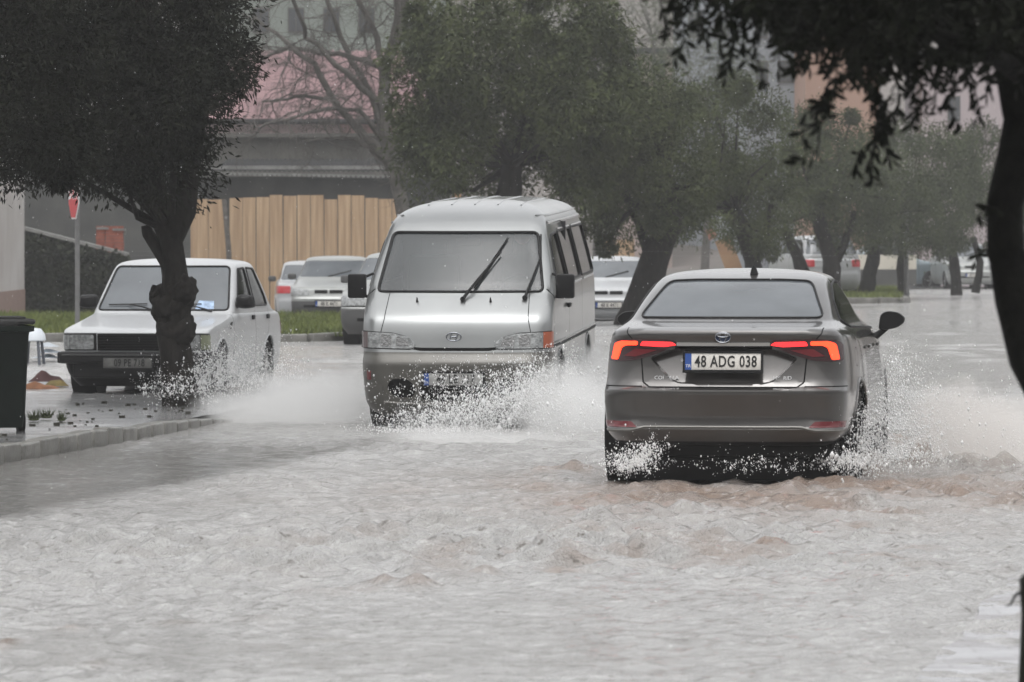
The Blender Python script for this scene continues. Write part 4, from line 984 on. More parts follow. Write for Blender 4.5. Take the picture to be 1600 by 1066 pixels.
# ------------------------------------------------------------------ the grey sedan seen from behind
def grey_sedan():
    Y0, psi = 38.3, R(7.4)
    root = thing('sedan_car', 'dark grey metallic sedan driving away through the flood with red tail lamps lit', 'car',
                 (wx(1128, Y0), Y0, 0), -psi)
    #        z     yn     yf    w     rn    rf   bn   bf
    keys = [(0.27, 0.14, 4.44, 0.76, 0.22, 0.30, 0.04, 0.14),
            (0.30, 0.07, 4.50, 0.82, 0.24, 0.32, 0.05, 0.15),
            (0.345, 0.03, 4.54, 0.855, 0.24, 0.32, 0.06, 0.15),
            (0.375, 0.005, 4.56, 0.865, 0.24, 0.32, 0.06, 0.16),
            (0.385, 0.0, 4.56, 0.868, 0.24, 0.32, 0.06, 0.16),
            (0.402, 0.022, 4.57, 0.872, 0.24, 0.32, 0.06, 0.16),
            (0.45, 0.030, 4.58, 0.880, 0.24, 0.32, 0.07, 0.16),
            (0.56, 0.015, 4.60, 0.890, 0.25, 0.32, 0.08, 0.17),
            (0.635, 0.0, 4.60, 0.888, 0.25, 0.33, 0.08, 0.18),
            (0.648, 0.004, 4.59, 0.886, 0.25, 0.33, 0.08, 0.18),
            (0.668, 0.05, 4.57, 0.884, 0.25, 0.33, 0.08, 0.18),
            (0.70, 0.075, 4.53, 0.880, 0.25, 0.34, 0.08, 0.18),
            (0.80, 0.095, 4.42, 0.872, 0.24, 0.36, 0.09, 0.20),
            (0.90, 0.10, 4.22, 0.862, 0.24, 0.38, 0.10, 0.22),
            (0.97, 0.095, 3.92, 0.848, 0.24, 0.40, 0.11, 0.20),
            (1.02, 0.075, 3.62, 0.828, 0.24, 0.40, 0.12, 0.18),
            (1.048, 0.085, 3.50, 0.805, 0.25, 0.38, 0.12, 0.18),
            (1.062, 0.15, 3.45, 0.790, 0.26, 0.36, 0.12, 0.18),
            (1.085, 0.34, 3.40, 0.765, 0.26, 0.34, 0.12, 0.18),
            (1.108, 0.52, 3.34, 0.745, 0.24, 0.32, 0.12, 0.18),
            (1.13, 0.60, 3.28, 0.730, 0.20, 0.30, 0.11, 0.18),
            (1.22, 0.86, 3.06, 0.690, 0.18, 0.28, 0.10, 0.17),
            (1.32, 1.17, 2.80, 0.635, 0.17, 0.25, 0.10, 0.16),
            (1.375, 1.38, 2.63, 0.598, 0.18, 0.24, 0.10, 0.14),
            (1.405, 1.54, 2.52, 0.565, 0.18, 0.24, 0.10, 0.12),
            (1.435, 1.78, 2.40, 0.470, 0.16, 0.20, 0.08, 0.08),
            (1.450, 2.00, 2.26, 0.320, 0.10, 0.12, 0.04, 0.04),
            (1.458, 2.10, 2.20, 0.150, 0.04, 0.04, 0.01, 0.01),
            (1.460, 2.14, 2.16, 0.020, 0.008, 0.008, 0.0, 0.0)]
    keys = [(z, a, b, w, rn, rf, bn, bf) for z, a, b, w, rn, rf, bn, bf in keys]
    c = Car(root, keys, tn=0.10, tf=0.12)
    # press the number plate recess into the boot lid: sunk at its top edge so that the face looks up
    rec = rounded([(-.505, .865), (-.36, .715), (-.30, .69), (.30, .69), (.36, .715), (.505, .865), (.33, .925), (-.33, .925)], .03)
    fs = c.cut(rec, side=-1)
    ring = {v for f in fs for v in f.verts if any(g not in set(fs) for g in v.link_faces)}
    inner = {v for f in fs for v in f.verts} - ring
    bmr = bmesh.ops.inset_region(c.bm, faces=fs, thickness=0.010, depth=0.0, use_even_offset=False)
    fs2 = [f for f in fs if f.is_valid]
    for v in {v for f in fs2 for v in f.verts}:
        v.co.y += 0.012 + 0.065 * max(0, min(1, (v.co.z - .69) / .235))
    for v in {v for f in fs2 for v in f.verts}: pass
    c.bm.normal_update()
    # rear window, side windows
    rw = rounded([(-.635, 1.128), (.635, 1.128), (.50, 1.372), (.30, 1.381), (-.30, 1.381), (-.50, 1.372)], .05)
    c.part('rear_window', rw, M['glass_fog'], off=-.004, depth=.004, side=-1)
    seal(c, rw, .008, name='window_seal')
    sw = rounded([(0.98, 1.10), (1.22, 1.235), (1.62, 1.345), (2.1, 1.372), (2.52, 1.35), (2.95, 1.20), (3.26, 1.045), (3.2, 1.02), (1.05, 1.062)], .03)
    for sd in (-1, 1):
        c.part('side_window', sw, M['glass_dark'], off=-.003, depth=.003, axis='x', side=sd)
        seal(c, sw, .009, 'x', sd, m='black')
        c.line([(1.62, 1.06), (1.66, 1.35)], .05, 2, axis='x', side=sd)
        c.line([(2.46, 1.04), (2.44, 1.35)], .05, 2, axis='x', side=sd)
        # doors, fuel flap, sill
        c.line([(1.58, 1.05), (1.62, .72), (1.42, .55), (1.40, .34)], .010, 1, axis='x', side=sd)
        c.line([(2.47, 1.03), (2.50, .32)], .010, 1, axis='x', side=sd)
        c.line([(3.38, .98), (3.42, .34)], .010, 1, axis='x', side=sd)
        c.line([(1.3, .33), (3.35, .33)], .012, 1, axis='x', side=sd)
        for yy in (1.78, 2.66):
            h, n = c.hit(yy, .915, 'x', sd)
            if h:
                b = bmesh.new(); bx(b, (h.x + sd * .018, yy, .915), (.022, .17, .026), bev=.008); obj('door_handle', b, M['paint_grey'], root)
    fl = [(.86 + .07 * math.cos(t * PI / 8), .86 + .065 * math.sin(t * PI / 8)) for t in range(16)]
    c.line(fl + [fl[0]], .007, 1, axis='x', side=1)
    # boot lid, bumper joints
    bl = [(-.60, 1.12), (-.655, 1.06), (-.655, 1.0), (-.60, .95)]
    c.line([(-.665, 1.085), (-.66, 1.03), (-.62, .985)], .008); c.line([(.665, 1.085), (.66, 1.03), (.62, .985)], .008)
    c.line([(-.56, .86), (-.545, .70), (-.50, .667), (.50, .667), (.545, .70), (.56, .86)], .010)
    c.line([(-.86, .672), (-.55, .672)], .008); c.line([(.55, .672), (.86, .672)], .008)
    for s_ in (-1, 1):
        X = lambda poly: [(s_ * a, b) for a, b in poly]
        hs = X(rounded([(.30, .955), (.34, .985), (.63, .992), (.75, .985), (.79, .96), (.795, .842), (.72, .838), (.60, .848), (.47, .885), (.36, .930)], .02))
        hp = c.part('tail_lamp', hs, M['lamp_smoke'], off=.006, side=-1)
        b1 = X(rounded([(.315, .950), (.35, .972), (.555, .976), (.57, .945), (.40, .938)], .012))
        c.part('light_bar', b1, M['lamp_red'], parent=hp, off=.012, depth=.004, side=-1)
        # bent outer bar
        b2 = X(rounded([(.585, .948), (.585, .977), (.70, .977), (.745, .957), (.768, .852), (.722, .850), (.695, .932), (.665, .947)], .012))
        c.part('light_hook', b2, M['lamp_orange'], parent=hp, off=.012, depth=.004, side=-1)
        b3 = X([(.45, .915), (.60, .925), (.68, .875), (.60, .87)])
        c.part('reversing_lens', b3, M['red_dark'], parent=hp, off=.010, depth=.004, side=-1)
        rf = X(rounded([(.62, .435), (.86, .44), (.86, .395), (.58, .395)], .01))
        c.part('bumper_reflector', rf, M['red_dark'], off=.004, side=-1)
    # dark lower bumper and the pale creased edge above it
    c.part('garnish_strip', rounded([(-.315, .968), (.315, .968), (.315, .946), (-.315, .946)], .008), mat('pale_garnish', (.45, .45, .44), .3, .6), off=.018, depth=.014, side=-1)
    c.paint([(-.33, .944), (.33, .944), (.33, .922), (-.33, .922)], 1, side=-1)
    c.paint([(-.80, .30), (.80, .30), (.80, .262), (-.80, .262)], 2, side=-1)
    edge = [(-.84, .372), (-.62, .375), (-.53, .398), (.53, .398), (.62, .375), (.84, .372)]
    pts = []
    for p, q in zip(edge, edge[1:]):
        for j in range(8):
            x = p[0] + (q[0]-p[0]) * j / 8; z = p[1] + (q[1]-p[1]) * j / 8; h, n = c.hit(x, z)
            if h: pts.append(h + Vector((0, -.002, 0)))
    b = bmesh.new(); tube(b, pts, .011, 6); obj('bumper_edge', b, M['paint_beige'], root)
    c.arch(0.98, 0.335, 0.375); c.arch(3.66, 0.335, 0.375)
    c.wheel(0.98, 0.315, 0.325); c.wheel(3.66, 0.315, 0.325)
    # underside: floor, silencer, and a black block down to the water imitating shade
    b = bmesh.new(); bx(b, (0, 2.3, .25), (1.5, 4.0, .10)); bx(b, (0, 2.2, .13), (1.36, 3.4, .22)); bx(b, (.0, .55, .24), (1.15, .35, .14), bev=.04); tube(b, [(-.7, 1.0, .24), (.7, 1.0, .24)], .05)
    obj('underbody', b, M['black'], root)
    # emblem: three interlocked ellipses
    h, n = c.hit(0, 1.008)
    ey = h.y - .006
    b = bmesh.new()
    def ell(rx, rz, cz, r=.0042):
        tube(b, [(rx * math.cos(2*PI*i/28), 0, cz + rz * math.sin(2*PI*i/28)) for i in range(29)], r, 6, cap=False)
    ell(.052, .035, 0); ell(.021, .033, 0, .0035); ell(.038, .013, .015, .0035)
    e = obj('emblem', b, M['emblem'], root); e.location = (0, ey, 1.003)
    b = bmesh.new(); prism(b, [(.05 * math.cos(2*PI*i/24), .034 * math.sin(2*PI*i/24)) for i in range(24)], .004, .006); o = obj('emblem_disc', b, mat('emblem_blue_black', (.01, .02, .05), .2), e)
    number_plate(root, .0, .080, .838, '48 ADG 038', tilt=R(-8), w=.515, h=.118)
    for s, x in (('COROLLA', -.385), ('HYBRID', .40)):
        text_obj('badge_lettering', s, .036, M['chrome'], root, (x, .108, .728), rot=(R(90 - 14), 0, 0), ext=.003)
    # shark fin aerial
    h, n = c.hit(.10, 1.42, 'y', -1)
    b = bmesh.new()
    rings = []
    for t in range(7):
        k = t / 6; L_ = .16 * (1 - k) + .012; w_ = .028 * (1 - k) ** .6 + .004
        rings.append([b.verts.new((w_ * math.cos(a), L_ / 2 * math.sin(a) - .05 * k, .068 * k)) for a in [2*PI*i/12 for i in range(12)]])
    for r0, r1 in zip(rings, rings[1:]):
        for k in range(12): b.faces.new((r0[k], r0[(k+1) % 12], r1[(k+1) % 12], r1[k]))
    b.faces.new(rings[-1])
    o = obj('aerial', b, M['black'], root); o.location = (.075, 1.66, 1.412)
    # door mirrors
    for sd in (-1, 1):
        b = bmesh.new()
        prof = rounded([(0, .0), (.015, .11), (.06, .135), (.15, .125), (.195, .085), (.19, .05), (.14, .012), (.05, -.005)], .04, 3)
        rg = []
        for yy, sc in ((0, .93), (.02, 1), (.07, .92), (.11, .7), (.13, .4)):
            rg.append([b.verts.new((sd * (.09 + (x - .09) * sc), yy, .06 + (z - .06) * sc)) for x, z in prof])
        n = len(prof)
        for r0, r1 in zip(rg, rg[1:]):
            for k in range(n): b.faces.new((r0[k], r0[(k+1) % n], r1[(k+1) % n], r1[k]))
        b.faces.new(rg[0]); b.faces.new(rg[-1]); bmesh.ops.recalc_face_normals(b, faces=b.faces)
        tube(b, [(sd * -.05, .04, -.07), (sd * .02, .05, -.02), (sd * .06, .05, .02)], [.03, .022, .025], 8)
        o = obj('door_mirror', b, M['black'], root); o.location = (sd * .855, 3.02, 1.01)
    c.finish()
    return root

# ------------------------------------------------------------------ the silver van seen from the front
def silver_van():
    Y0, psi = 49.7, R(5.9)
    root = thing('minibus', 'silver minibus coming towards the viewer with spray rising under its front bumper', 'van',
                 (wx(709, Y0), Y0, 0), -psi, rx=R(1.6))
    keys = [(0.10, 0.16, 4.60, 0.70, 0.25, .20, .06, .04),
            (0.14, 0.08, 4.68, 0.77, 0.26, .22, .07, .04),
            (0.22, 0.03, 4.74, 0.82, 0.26, .22, .08, .04),
            (0.40, 0.005, 4.78, 0.842, 0.25, .22, .09, .04),
            (0.555, 0.0, 4.79, 0.850, 0.25, .22, .09, .05),
            (0.585, 0.008, 4.79, 0.850, 0.25, .22, .09, .05),
            (0.625, 0.055, 4.78, 0.848, 0.24, .22, .09, .05),
            (0.655, 0.075, 4.78, 0.848, 0.22, .22, .09, .05),
            (0.69, 0.085, 4.78, 0.848, 0.20, .22, .09, .05),
            (0.84, 0.115, 4.78, 0.850, 0.17, .22, .09, .05),
            (0.93, 0.145, 4.77, 0.850, 0.16, .22, .09, .05),
            (0.985, 0.19, 4.77, 0.850, 0.16, .22, .09, .05),
            (1.06, 0.285, 4.76, 0.850, 0.15, .22, .10, .05),
            (1.14, 0.395, 4.76, 0.848, 0.14, .22, .11, .05),
            (1.175, 0.45, 4.75, 0.845, 0.14, .22, .12, .05),
            (1.25, 0.515, 4.74, 0.832, 0.14, .21, .12, .05),
            (1.45, 0.70, 4.70, 0.785, 0.14, .20, .12, .06),
            (1.66, 0.905, 4.64, 0.730, 0.14, .20, .11, .06),
            (1.73, 0.99, 4.61, 0.712, 0.15, .20, .11, .06),
            (1.79, 1.10, 4.57, 0.690, 0.16, .20, .12, .06),
            (1.845, 1.26, 4.48, 0.650, 0.18, .22, .12, .06),
            (1.89, 1.50, 4.34, 0.580, 0.20, .22, .12, .06),
            (1.925, 1.82, 4.14, 0.470, 0.18, .20, .10, .05),
            (1.945, 2.20, 3.90, 0.320, 0.14, .16, .06, .04),
            (1.954, 2.60, 3.60, 0.160, 0.06, .06, .02, .02),
            (1.957, 2.95, 3.20, 0.030, 0.01, .01, 0, 0)]
    keys = [tuple(k) for k in keys]
    c = Car(root, keys, nsub=8, tn=0.02, tf=0.02, paint='paint_silver', ns=80)
    c.mats += [M['rubber']]
    # lower bumper colour
    c.paint([(-1, .05), (1, .05), (1, .662), (-1, .662)], 4, side=-1, minn=0.02)
    for sd in (-1, 1): c.paint([(.0, .05), (.42, .05), (.42, .655), (.0, .655)], 4, axis='x', side=sd, minn=.02)
    # air intakes
    c.part('air_intake', rounded([(-.60, .35), (-.56, .43), (-.42, .44), (-.33, .36), (-.36, .27), (-.52, .27)], .05), M['gap'], off=-.002, depth=.002)
    c.part('air_intake', rounded([(.60, .35), (.56, .43), (.42, .44), (.33, .36), (.36, .27), (.52, .27)], .05), M['gap'], off=-.002, depth=.002)
    c.part('air_intake', rounded([(-.31, .33), (-.27, .455), (.27, .455), (.31, .33), (.27, .24), (-.27, .24)], .04), M['gap'], off=-.002, depth=.002)
    pts = [c.hit(x, .225 - .02 * (1 - (x / .62) ** 2))[0] for x in np.linspace(-.62, .62, 30)]
    b = bmesh.new(); tube(b, pts, .014, 6); obj('bumper_lip', b, M['paint_beige'], root)
    # windscreen: real opening with the cab behind it
    ws = rounded([(-.735, 1.178), (.735, 1.178), (.645, 1.69), (-.645, 1.69)], .05)
    c.part('windscreen', ws, mat('van_windscreen', (0.060, 0.068, 0.072), .05, trans=.0, spec=.7, ior=1.55, alpha=.66, var=.22, vscale=1.4), off=-.004, depth=.003, remove=True, side=-1)
    seal(c, ws, .013)
    b = bmesh.new()
    bx(b, (0, 1.05, .95), (1.5, .5, .38), bev=.06)
    obj('dashboard', b, M['seat'], root)
    for x in (-.42, .42):
        b = bmesh.new(); bx(b, (x, 1.85, .85), (.5, .5, .14), bev=.05); bx(b, (x, 2.12, 1.15), (.48, .13, .60), Matrix.Rotation(R(-8), 3, 'X'), bev=.05)
        bx(b, (x, 2.14, 1.53), (.24, .09, .16), bev=.03); obj('seat', b, M['seat'], root)
    b = bmesh.new()
    tube(b, [(.42 + .19 * math.cos(t), 1.42 + .06 * math.sin(t), 1.12 + .17 * math.sin(t)) for t in [2*PI*i/24 for i in range(25)]], .014, 6, cap=False)
    tube(b, [(.42, 1.42, 1.12), (.42, 1.25, 1.02)], .03); bx(b, (.42, 1.42, 1.12), (.36, .02, .04)); obj('steering_wheel', b, M['black'], root)
    b = bmesh.new(); bx(b, (0, 1.2, 1.60), (.22, .03, .07), bev=.015); tube(b, [(0, 1.18, 1.63), (0, 1.14, 1.70)], .008); obj('interior_mirror', b, M['black'], root)
    b = bmesh.new(); bx(b, (0, 2.5, 1.1), (1.5, .03, 1.3)); obj('rear_partition', b, M['seat'], root, smooth=False)
    # headlamps
    for s_ in (-1, 1):
        X = lambda poly: [(s_ * a, b) for a, b in poly]
        hl = X(rounded([(.345, .715), (.36, .755), (.42, .798), (.55, .826), (.81, .838), (.838, .835), (.838, .70), (.38, .692)], .03))
        c.part('headlamp_surround', [(p[0] * 1.012, .765 + (p[1] - .765) * 1.12) for p in hl], M['black'], off=.002, depth=.004)
        hp = c.part('headlamp', hl, M['lens'], off=.008, depth=.006, minn=.05)
        c.part('reflector', X(rounded([(.40, .715), (.42, .775), (.52, .80), (.52, .715)], .02)), M['lens_clear'], parent=hp, off=.010, depth=.002)
        c.part('reflector', X(rounded([(.56, .71), (.56, .81), (.66, .82), (.66, .71)], .02)), M['lens_clear'], parent=hp, off=.010, depth=.002)
        if s_ == 1:
            c.part('indicator', [(.12, .705), (.12, .84), (.255, .835), (.262, .70)], M['amber'], off=.012, depth=.006, axis='x', side=1, minn=.03, rng_=(.78, 2), label='orange indicator lens on the corner')
            c.part('indicator', [(.765, .70), (.765, .838), (.86, .838), (.86, .70)], M['amber'], off=.011, depth=.006, minn=.03)
        else:
            c.part('indicator', [(-.775, .70), (-.775, .838), (-.86, .838), (-.86, .70)], mat('smoky_lens', (.12, .09, .09), .25, coat=.6), off=.011, depth=.006, minn=.03)
            c.part('side_marker', [(-.78, .50), (-.74, .50), (-.74, .42), (-.78, .42)], M['red_dark'], off=.004)
    c.paint(rounded([(-.40, .692), (-.30, .675), (.30, .675), (.40, .692), (.30, .697), (-.30, .697)], .01), 1)
    c.line([(-.36, .70), (-.28, .695), (.28, .695), (.36, .70)], .016, 1)
    # bonnet joints
    c.line([(-.62, 1.165), (-.635, .95), (-.66, .84)], .007); c.line([(.62, 1.165), (.635, .95), (.66, .84)], .007)
    # washer nozzles
    for x in (-.36, .29):
        h, n = c.hit(x, 1.09); b = bmesh.new(); tube(b, [h + Vector((0, .01, 0)), h + Vector((0, -.01, .045))], [.013, .004], 6); obj('washer_nozzle', b, M['black'], root)
    # wipers
    def wiper(p0, p1, q0, q1):
        b = bmesh.new()
        def H(p, o): h, n = c.hit(p[0], p[1]); return h + n * o
        tube(b, [H(p0, .02), H(((p0[0]*.6+p1[0]*.4), p0[1]*.6+p1[1]*.4), .045), H(p1, .03)], [.016, .010, .007], 6)
        tube(b, [H((q0[0]+(q1[0]-q0[0])*t, q0[1]+(q1[1]-q0[1])*t), .014) for t in np.linspace(0, 1, 9)], .008, 6)
        lathe(b, [(.0, -.02), (.022, -.02), (.022, .02), (.0, .02)], 'y', 12, H(p0, .02))
        obj('wiper', b, M['black'], root)
    wiper((.045, 1.105), (.34, 1.50), (.13, 1.20), (.385, 1.63))
    wiper((.585, 1.115), (.68, 1.45), (.70, 1.35), (.665, 1.66))
    # emblem: ellipse with a slanted letter
    h, n = c.hit(0, .80); b = bmesh.new()
    tube(b, [(.065 * math.cos(t), 0, .036 * math.sin(t)) for t in [2*PI*i/28 for i in range(29)]], .005, 6, cap=False)
    tube(b, [(-.034, 0, -.026), (-.018, 0, .03)], .006, 6); tube(b, [(.018, 0, -.03), (.034, 0, .026)], .006, 6); tube(b, [(-.026, 0, -.004), (.026, 0, .004)], .006, 6)
    e = obj('emblem', b, M['emblem'], root); e.location = (-.01, h.y - .008, .80)
    number_plate(root, .0, -.012, .432, '48 LB 217', back='plate_dim', label='splashed licence plate hard to read behind the spray')
    # sides
    for sd in (-1, 1):
        W1 = rounded([(.80, 1.215), (1.13, 1.60), (1.30, 1.655), (1.72, 1.67), (1.74, 1.215)], .03)
        W2 = rounded([(1.86, 1.235), (1.86, 1.675), (3.02, 1.68), (3.02, 1.235)], .04)
        W3 = rounded([(3.14, 1.235), (3.14, 1.68), (4.36, 1.675), (4.42, 1.235)], .05)
        for w_ in (W1, W2, W3):
            c.part('side_window', w_, M['glass_dark'], off=-.003, depth=.003, axis='x', side=sd)
            seal(c, w_, .012, 'x', sd)
            t0 = [p for p in w_ if p[1] > 1.6]
        for a, b_ in ((1.9, 3.0), (3.2, 4.3)):
            pts = [c.hit(y, 1.695, 'x', sd) for y in np.linspace(a, b_, 8)]
            b = bmesh.new(); tube(b, [h + n * .006 for h, n in pts], .010, 6); obj('window_trim', b, M['chrome'], root)
            pts = [c.hit(y, 1.205, 'x', sd) for y in np.linspace(a, b_, 8)]
            b = bmesh.new(); tube(b, [h + n * .006 for h, n in pts], .012, 6); obj('window_trim', b, M['chrome'], root)
        for z_, r_, m_ in ((1.765, .014, 'chrome'), (1.825, .012, 'paint_silver')):
            pts = [c.hit(y, z_, 'x', sd) for y in np.linspace(1.3, 4.42, 20)]
            b = bmesh.new(); tube(b, [h + n * .004 for h, n in pts if h is not None], r_, 6); obj('rain_gutter', b, M[m_], root)
        for dz, m_ in ((.0, 'black'), (.028, 'chrome')):
            pts = [c.hit(y, .705 + dz, 'x', sd) for y in np.linspace(.34, 4.6, 24)]
            b = bmesh.new(); tube(b, [h + n * .006 for h, n in pts if h is not None], .013, 6); obj('side_moulding', b, M[m_], root)
        c.line([(.58, 1.20), (.46, .75), (.44, .25)], .010, 1, axis='x', side=sd)
        c.line([(1.80, 1.69), (1.80, .25)], .012, 1, axis='x', side=sd)
        c.line([(3.08, 1.69), (3.08, .25)], .010, 1, axis='x', side=sd)
        h, n = c.hit(1.62, 1.02, 'x', sd)
        b = bmesh.new(); bx(b, (h.x + sd * .018, 1.62, 1.02), (.03, .16, .04), bev=.01); obj('door_handle', b, M['black'], root)
        # big square mirror on two arms
        h, n = c.hit(.70, 1.16, 'x', sd)
        b = bmesh.new(); bx(b, (sd * .925, .60, 1.225), (.165, .07, .215), bev=.02)
        tube(b, [(sd * .84, .66, 1.13), (sd * .92, .62, 1.15)], .014); tube(b, [(sd * .80, .75, 1.33), (sd * .92, .64, 1.28)], .012)
        obj('door_mirror', b, M['black'], root)
    c.arch(1.00, .31, .355); c.arch(3.65, .31, .37)
    c.wheel(1.00, .28, .305, xo=.74); c.wheel(3.65, .28, .305, xo=.74)
    b = bmesh.new(); bx(b, (0, 2.4, .24), (1.35, 4.1, .12)); obj('underbody', b, M['black'], root, smooth=False)
    # roof ribs
    b = bmesh.new()
    for x in (-.42, -.21, 0, .21, .42):
        pts = []
        for y in np.linspace(1.75, 4.0, 14):
            r = c.bvh.ray_cast(Vector((x, y, 5)), Vector((0, 0, -1)))
            if r[0] is not None: pts.append(r[0] - Vector((0, 0, .004)))
        tube(b, pts, .012, 6)
    obj('roof_rib', b, M['paint_silver'], root)
    c.finish()
    # driver
    p = thing('person', 'driver in dark clothing seated behind the minibus windscreen', 'person', root.location, -psi)
    b = bmesh.new(); sk = []
    pts = {0: (0, 0, 0, .15), 1: (0, .02, .25, .17), 2: (0, .03, .47, .14), 3: (0, 0, .56, .06), 4: (0, -.02, .66, .085), 5: (0, -.02, .76, .085),
           6: (.19, .02, .47, .065), 7: (.25, -.12, .22, .05), 8: (.15, -.40, .28, .038), 9: (-.19, .02, .47, .065), 10: (-.25, -.12, .22, .05), 11: (-.15, -.40, .28, .038),
           12: (.11, -.3, -.02, .09), 13: (-.11, -.3, -.02, .09)}
    ed = [(0, 1), (1, 2), (2, 3), (3, 4), (4, 5), (2, 6), (6, 7), (7, 8), (2, 9), (9, 10), (10, 11), (0, 12), (0, 13)]
    me = bpy.data.meshes.new('body'); me.from_pydata([v[:3] for v in pts.values()], ed, [])
    o = bpy.data.objects.new('body', me); COL.objects.link(o); o.parent = p
    md = o.modifiers.new('skin', 'SKIN')
    for i, v in pts.items():
        me.skin_vertices[0].data[i].radius = (v[3], v[3])
    me.skin_vertices[0].data[0].use_root = True
    o.modifiers.new('sub', 'SUBSURF').levels = 2; o.modifiers['sub'].render_levels = 2
    me.materials.append(M['cloth']); o.location = (.42, 1.86, .98)
    b = bmesh.new(); bmesh.ops.create_uvsphere(b, u_segments=16, v_segments=12, radius=1)
    for v in b.verts: v.co = Vector((v.co.x * .078, v.co.y * .095 - (.012 if abs(v.co.x) < .3 and v.co.y < -.8 else 0), v.co.z * .115))
    bx(b, (0, -.10, -.01), (.02, .025, .035), bev=.006)
    o = obj('head', b, M['skin'], p); o.location = (.42, 1.83, 1.70)
    b = bmesh.new(); bmesh.ops.create_uvsphere(b, u_segments=16, v_segments=12, radius=1)
    bmesh.ops.delete(b, geom=[v for v in b.verts if v.co.z < -.1 or (v.co.y < -.5 and v.co.z < .45)], context='VERTS')
    for v in b.verts: v.co = Vector((v.co.x * .086, v.co.y * .103, v.co.z * .122))
    o = obj('hair', b, M['black'], p); o.location = (.42, 1.835, 1.705)
    return root

# ------------------------------------------------------------------ the parked white old saloon
def white_sedan():
    Y0, psi = 59.6, R(9.5)
    root = thing('sedan_car', 'old boxy white sedan with black bumper standing behind the gnarled tree', 'car', (wx(208, Y0), Y0, 0), -psi)
    keys = [(0.10, .20, 3.86, .66, .10, .10, .02, .02),
            (0.20, .10, 3.92, .74, .10, .10, .03, .03),
            (0.30, .07, 3.95, .785, .10, .12, .04, .03),
            (0.46, .065, 3.96, .80, .09, .12, .04, .03),
            (0.60, .055, 3.97, .805, .08, .12, .04, .03),
            (0.665, .05, 3.97, .805, .08, .12, .04, .03),
            (0.69, .075, 3.97, .803, .08, .12, .05, .03),
            (0.715, .20, 3.96, .800, .09, .12, .06, .03),
            (0.755, .55, 3.95, .797, .10, .12, .07, .03),
            (0.80, .93, 3.93, .793, .10, .13, .08, .03),
            (0.835, 1.18, 3.88, .785, .10, .14, .09, .04),
            (0.85, 1.25, 3.78, .778, .10, .14, .09, .05),
            (0.87, 1.29, 3.62, .782, .10, .14, .09, .06),
            (0.93, 1.36, 3.50, .772, .10, .14, .09, .06),
            (1.10, 1.56, 3.34, .735, .10, .14, .08, .06),
            (1.30, 1.79, 3.10, .685, .10, .14, .07, .06),
            (1.36, 1.87, 3.02, .665, .12, .14, .07, .06),
            (1.395, 1.97, 2.94, .625, .14, .14, .07, .06),
            (1.42, 2.10, 2.84, .500, .14, .14, .05, .05),
            (1.433, 2.24, 2.58, .330, .10, .10, .03, .03),
            (1.438, 2.36, 2.48, .130, .04, .04, .01, .01),
            (1.440, 2.41, 2.43, .02, .008, .008, 0, 0)]
    c = Car(root, keys, nsub=7, tn=.03, tf=.04, paint='paint_white', nc=5)
    c.paint([(-1, .05), (1, .05), (1, .46), (-1, .46)], 2, side=-1, minn=.02)
    for sd in (-1, 1): c.paint([(0, .05), (4.2, .05), (4.2, .16), (0, .16)], 2, axis='x', side=sd, minn=.02)
    # bumper bar
    b = bmesh.new()
    bx(b, (0, .0, .405), (1.58, .14, .125), bev=.03)
    for sd in (-1, 1): bx(b, (sd * .79, .22, .405), (.06, .46, .12), bev=.02)
    bx(b, (0, .03, .27), (1.30, .08, .16), bev=.02)
    obj('front_bumper', b, M['black'], root)
    b = bmesh.new(); bx(b, (0, -.072, .435), (1.5, .012, .012)); obj('bumper_strip', b, M['cladding'], root, smooth=False)
    c.part('radiator_grille', rounded([(-.40, .478), (-.40, .655), (.40, .655), (.40, .478)], .01), M['gap'], off=.004)
    b = bmesh.new()
    for i in range(6): bx(b, (0, .05, .50 + i * .028), (.78, .02, .008))
    obj('grille_slat', b, M['black'], root, smooth=False)
    for s_ in (-1, 1):
        X = lambda poly: [(s_ * a, b) for a, b in poly]
        c.part('headlamp_surround', X([(.41, .478), (.41, .66), (.80, .655), (.80, .478)]), M['black'], off=.003, depth=.004)
        hp = c.part('headlamp', X(rounded([(.44, .49), (.44, .645), (.70, .645), (.70, .49)], .02)), M['lens'], off=.010, depth=.006)
        c.part('indicator', X([(.705, .49), (.705, .645), (.79, .64), (.79, .49)]), M['lens'] if s_ < 0 else mat('pale_green_lens', (.20, .22, .14), .2, coat=1), off=.010, depth=.006)
    # papers on the dashboard seen through the glass as a pale blue patch stuck inside
    c.part('dashboard_paper', [(.36, .90), (.56, .90), (.54, .985), (.38, .99)], mat('pale_blue_paper', (.30, .40, .55), .6, var=.4, vscale=14), off=-.001, depth=.001)
    wsp = rounded([(-.715, .885), (.715, .885), (.618, 1.352), (-.618, 1.352)], .05)
    c.part('windscreen', wsp, M['glass_fog'], off=-.004, depth=.003); seal(c, wsp, .011)
    def wiper(p0, p1, q0, q1):
        b = bmesh.new()
        def H(p, o): h, n = c.hit(p[0], p[1]); return h + n * o
        tube(b, [H(p0, .01), H(((p0[0]+p1[0])/2, (p0[1]+p1[1])/2), .03), H(p1, .02)], [.012, .008, .006], 6)
        tube(b, [H((q0[0]+(q1[0]-q0[0])*t, q0[1]+(q1[1]-q0[1])*t), .012) for t in np.linspace(0, 1, 7)], .007, 6)
        obj('wiper', b, M['black'], root)
    wiper((-.05, .868), (-.38, .935), (-.60, .935), (-.17, .945)); wiper((.55, .868), (.22, .93), (.05, .93), (.42, .945))
    number_plate(root, -.04, -.086, .352, '09 PE 718', back='plate_dark', label='dim old licence plate under the bumper', blue=False)
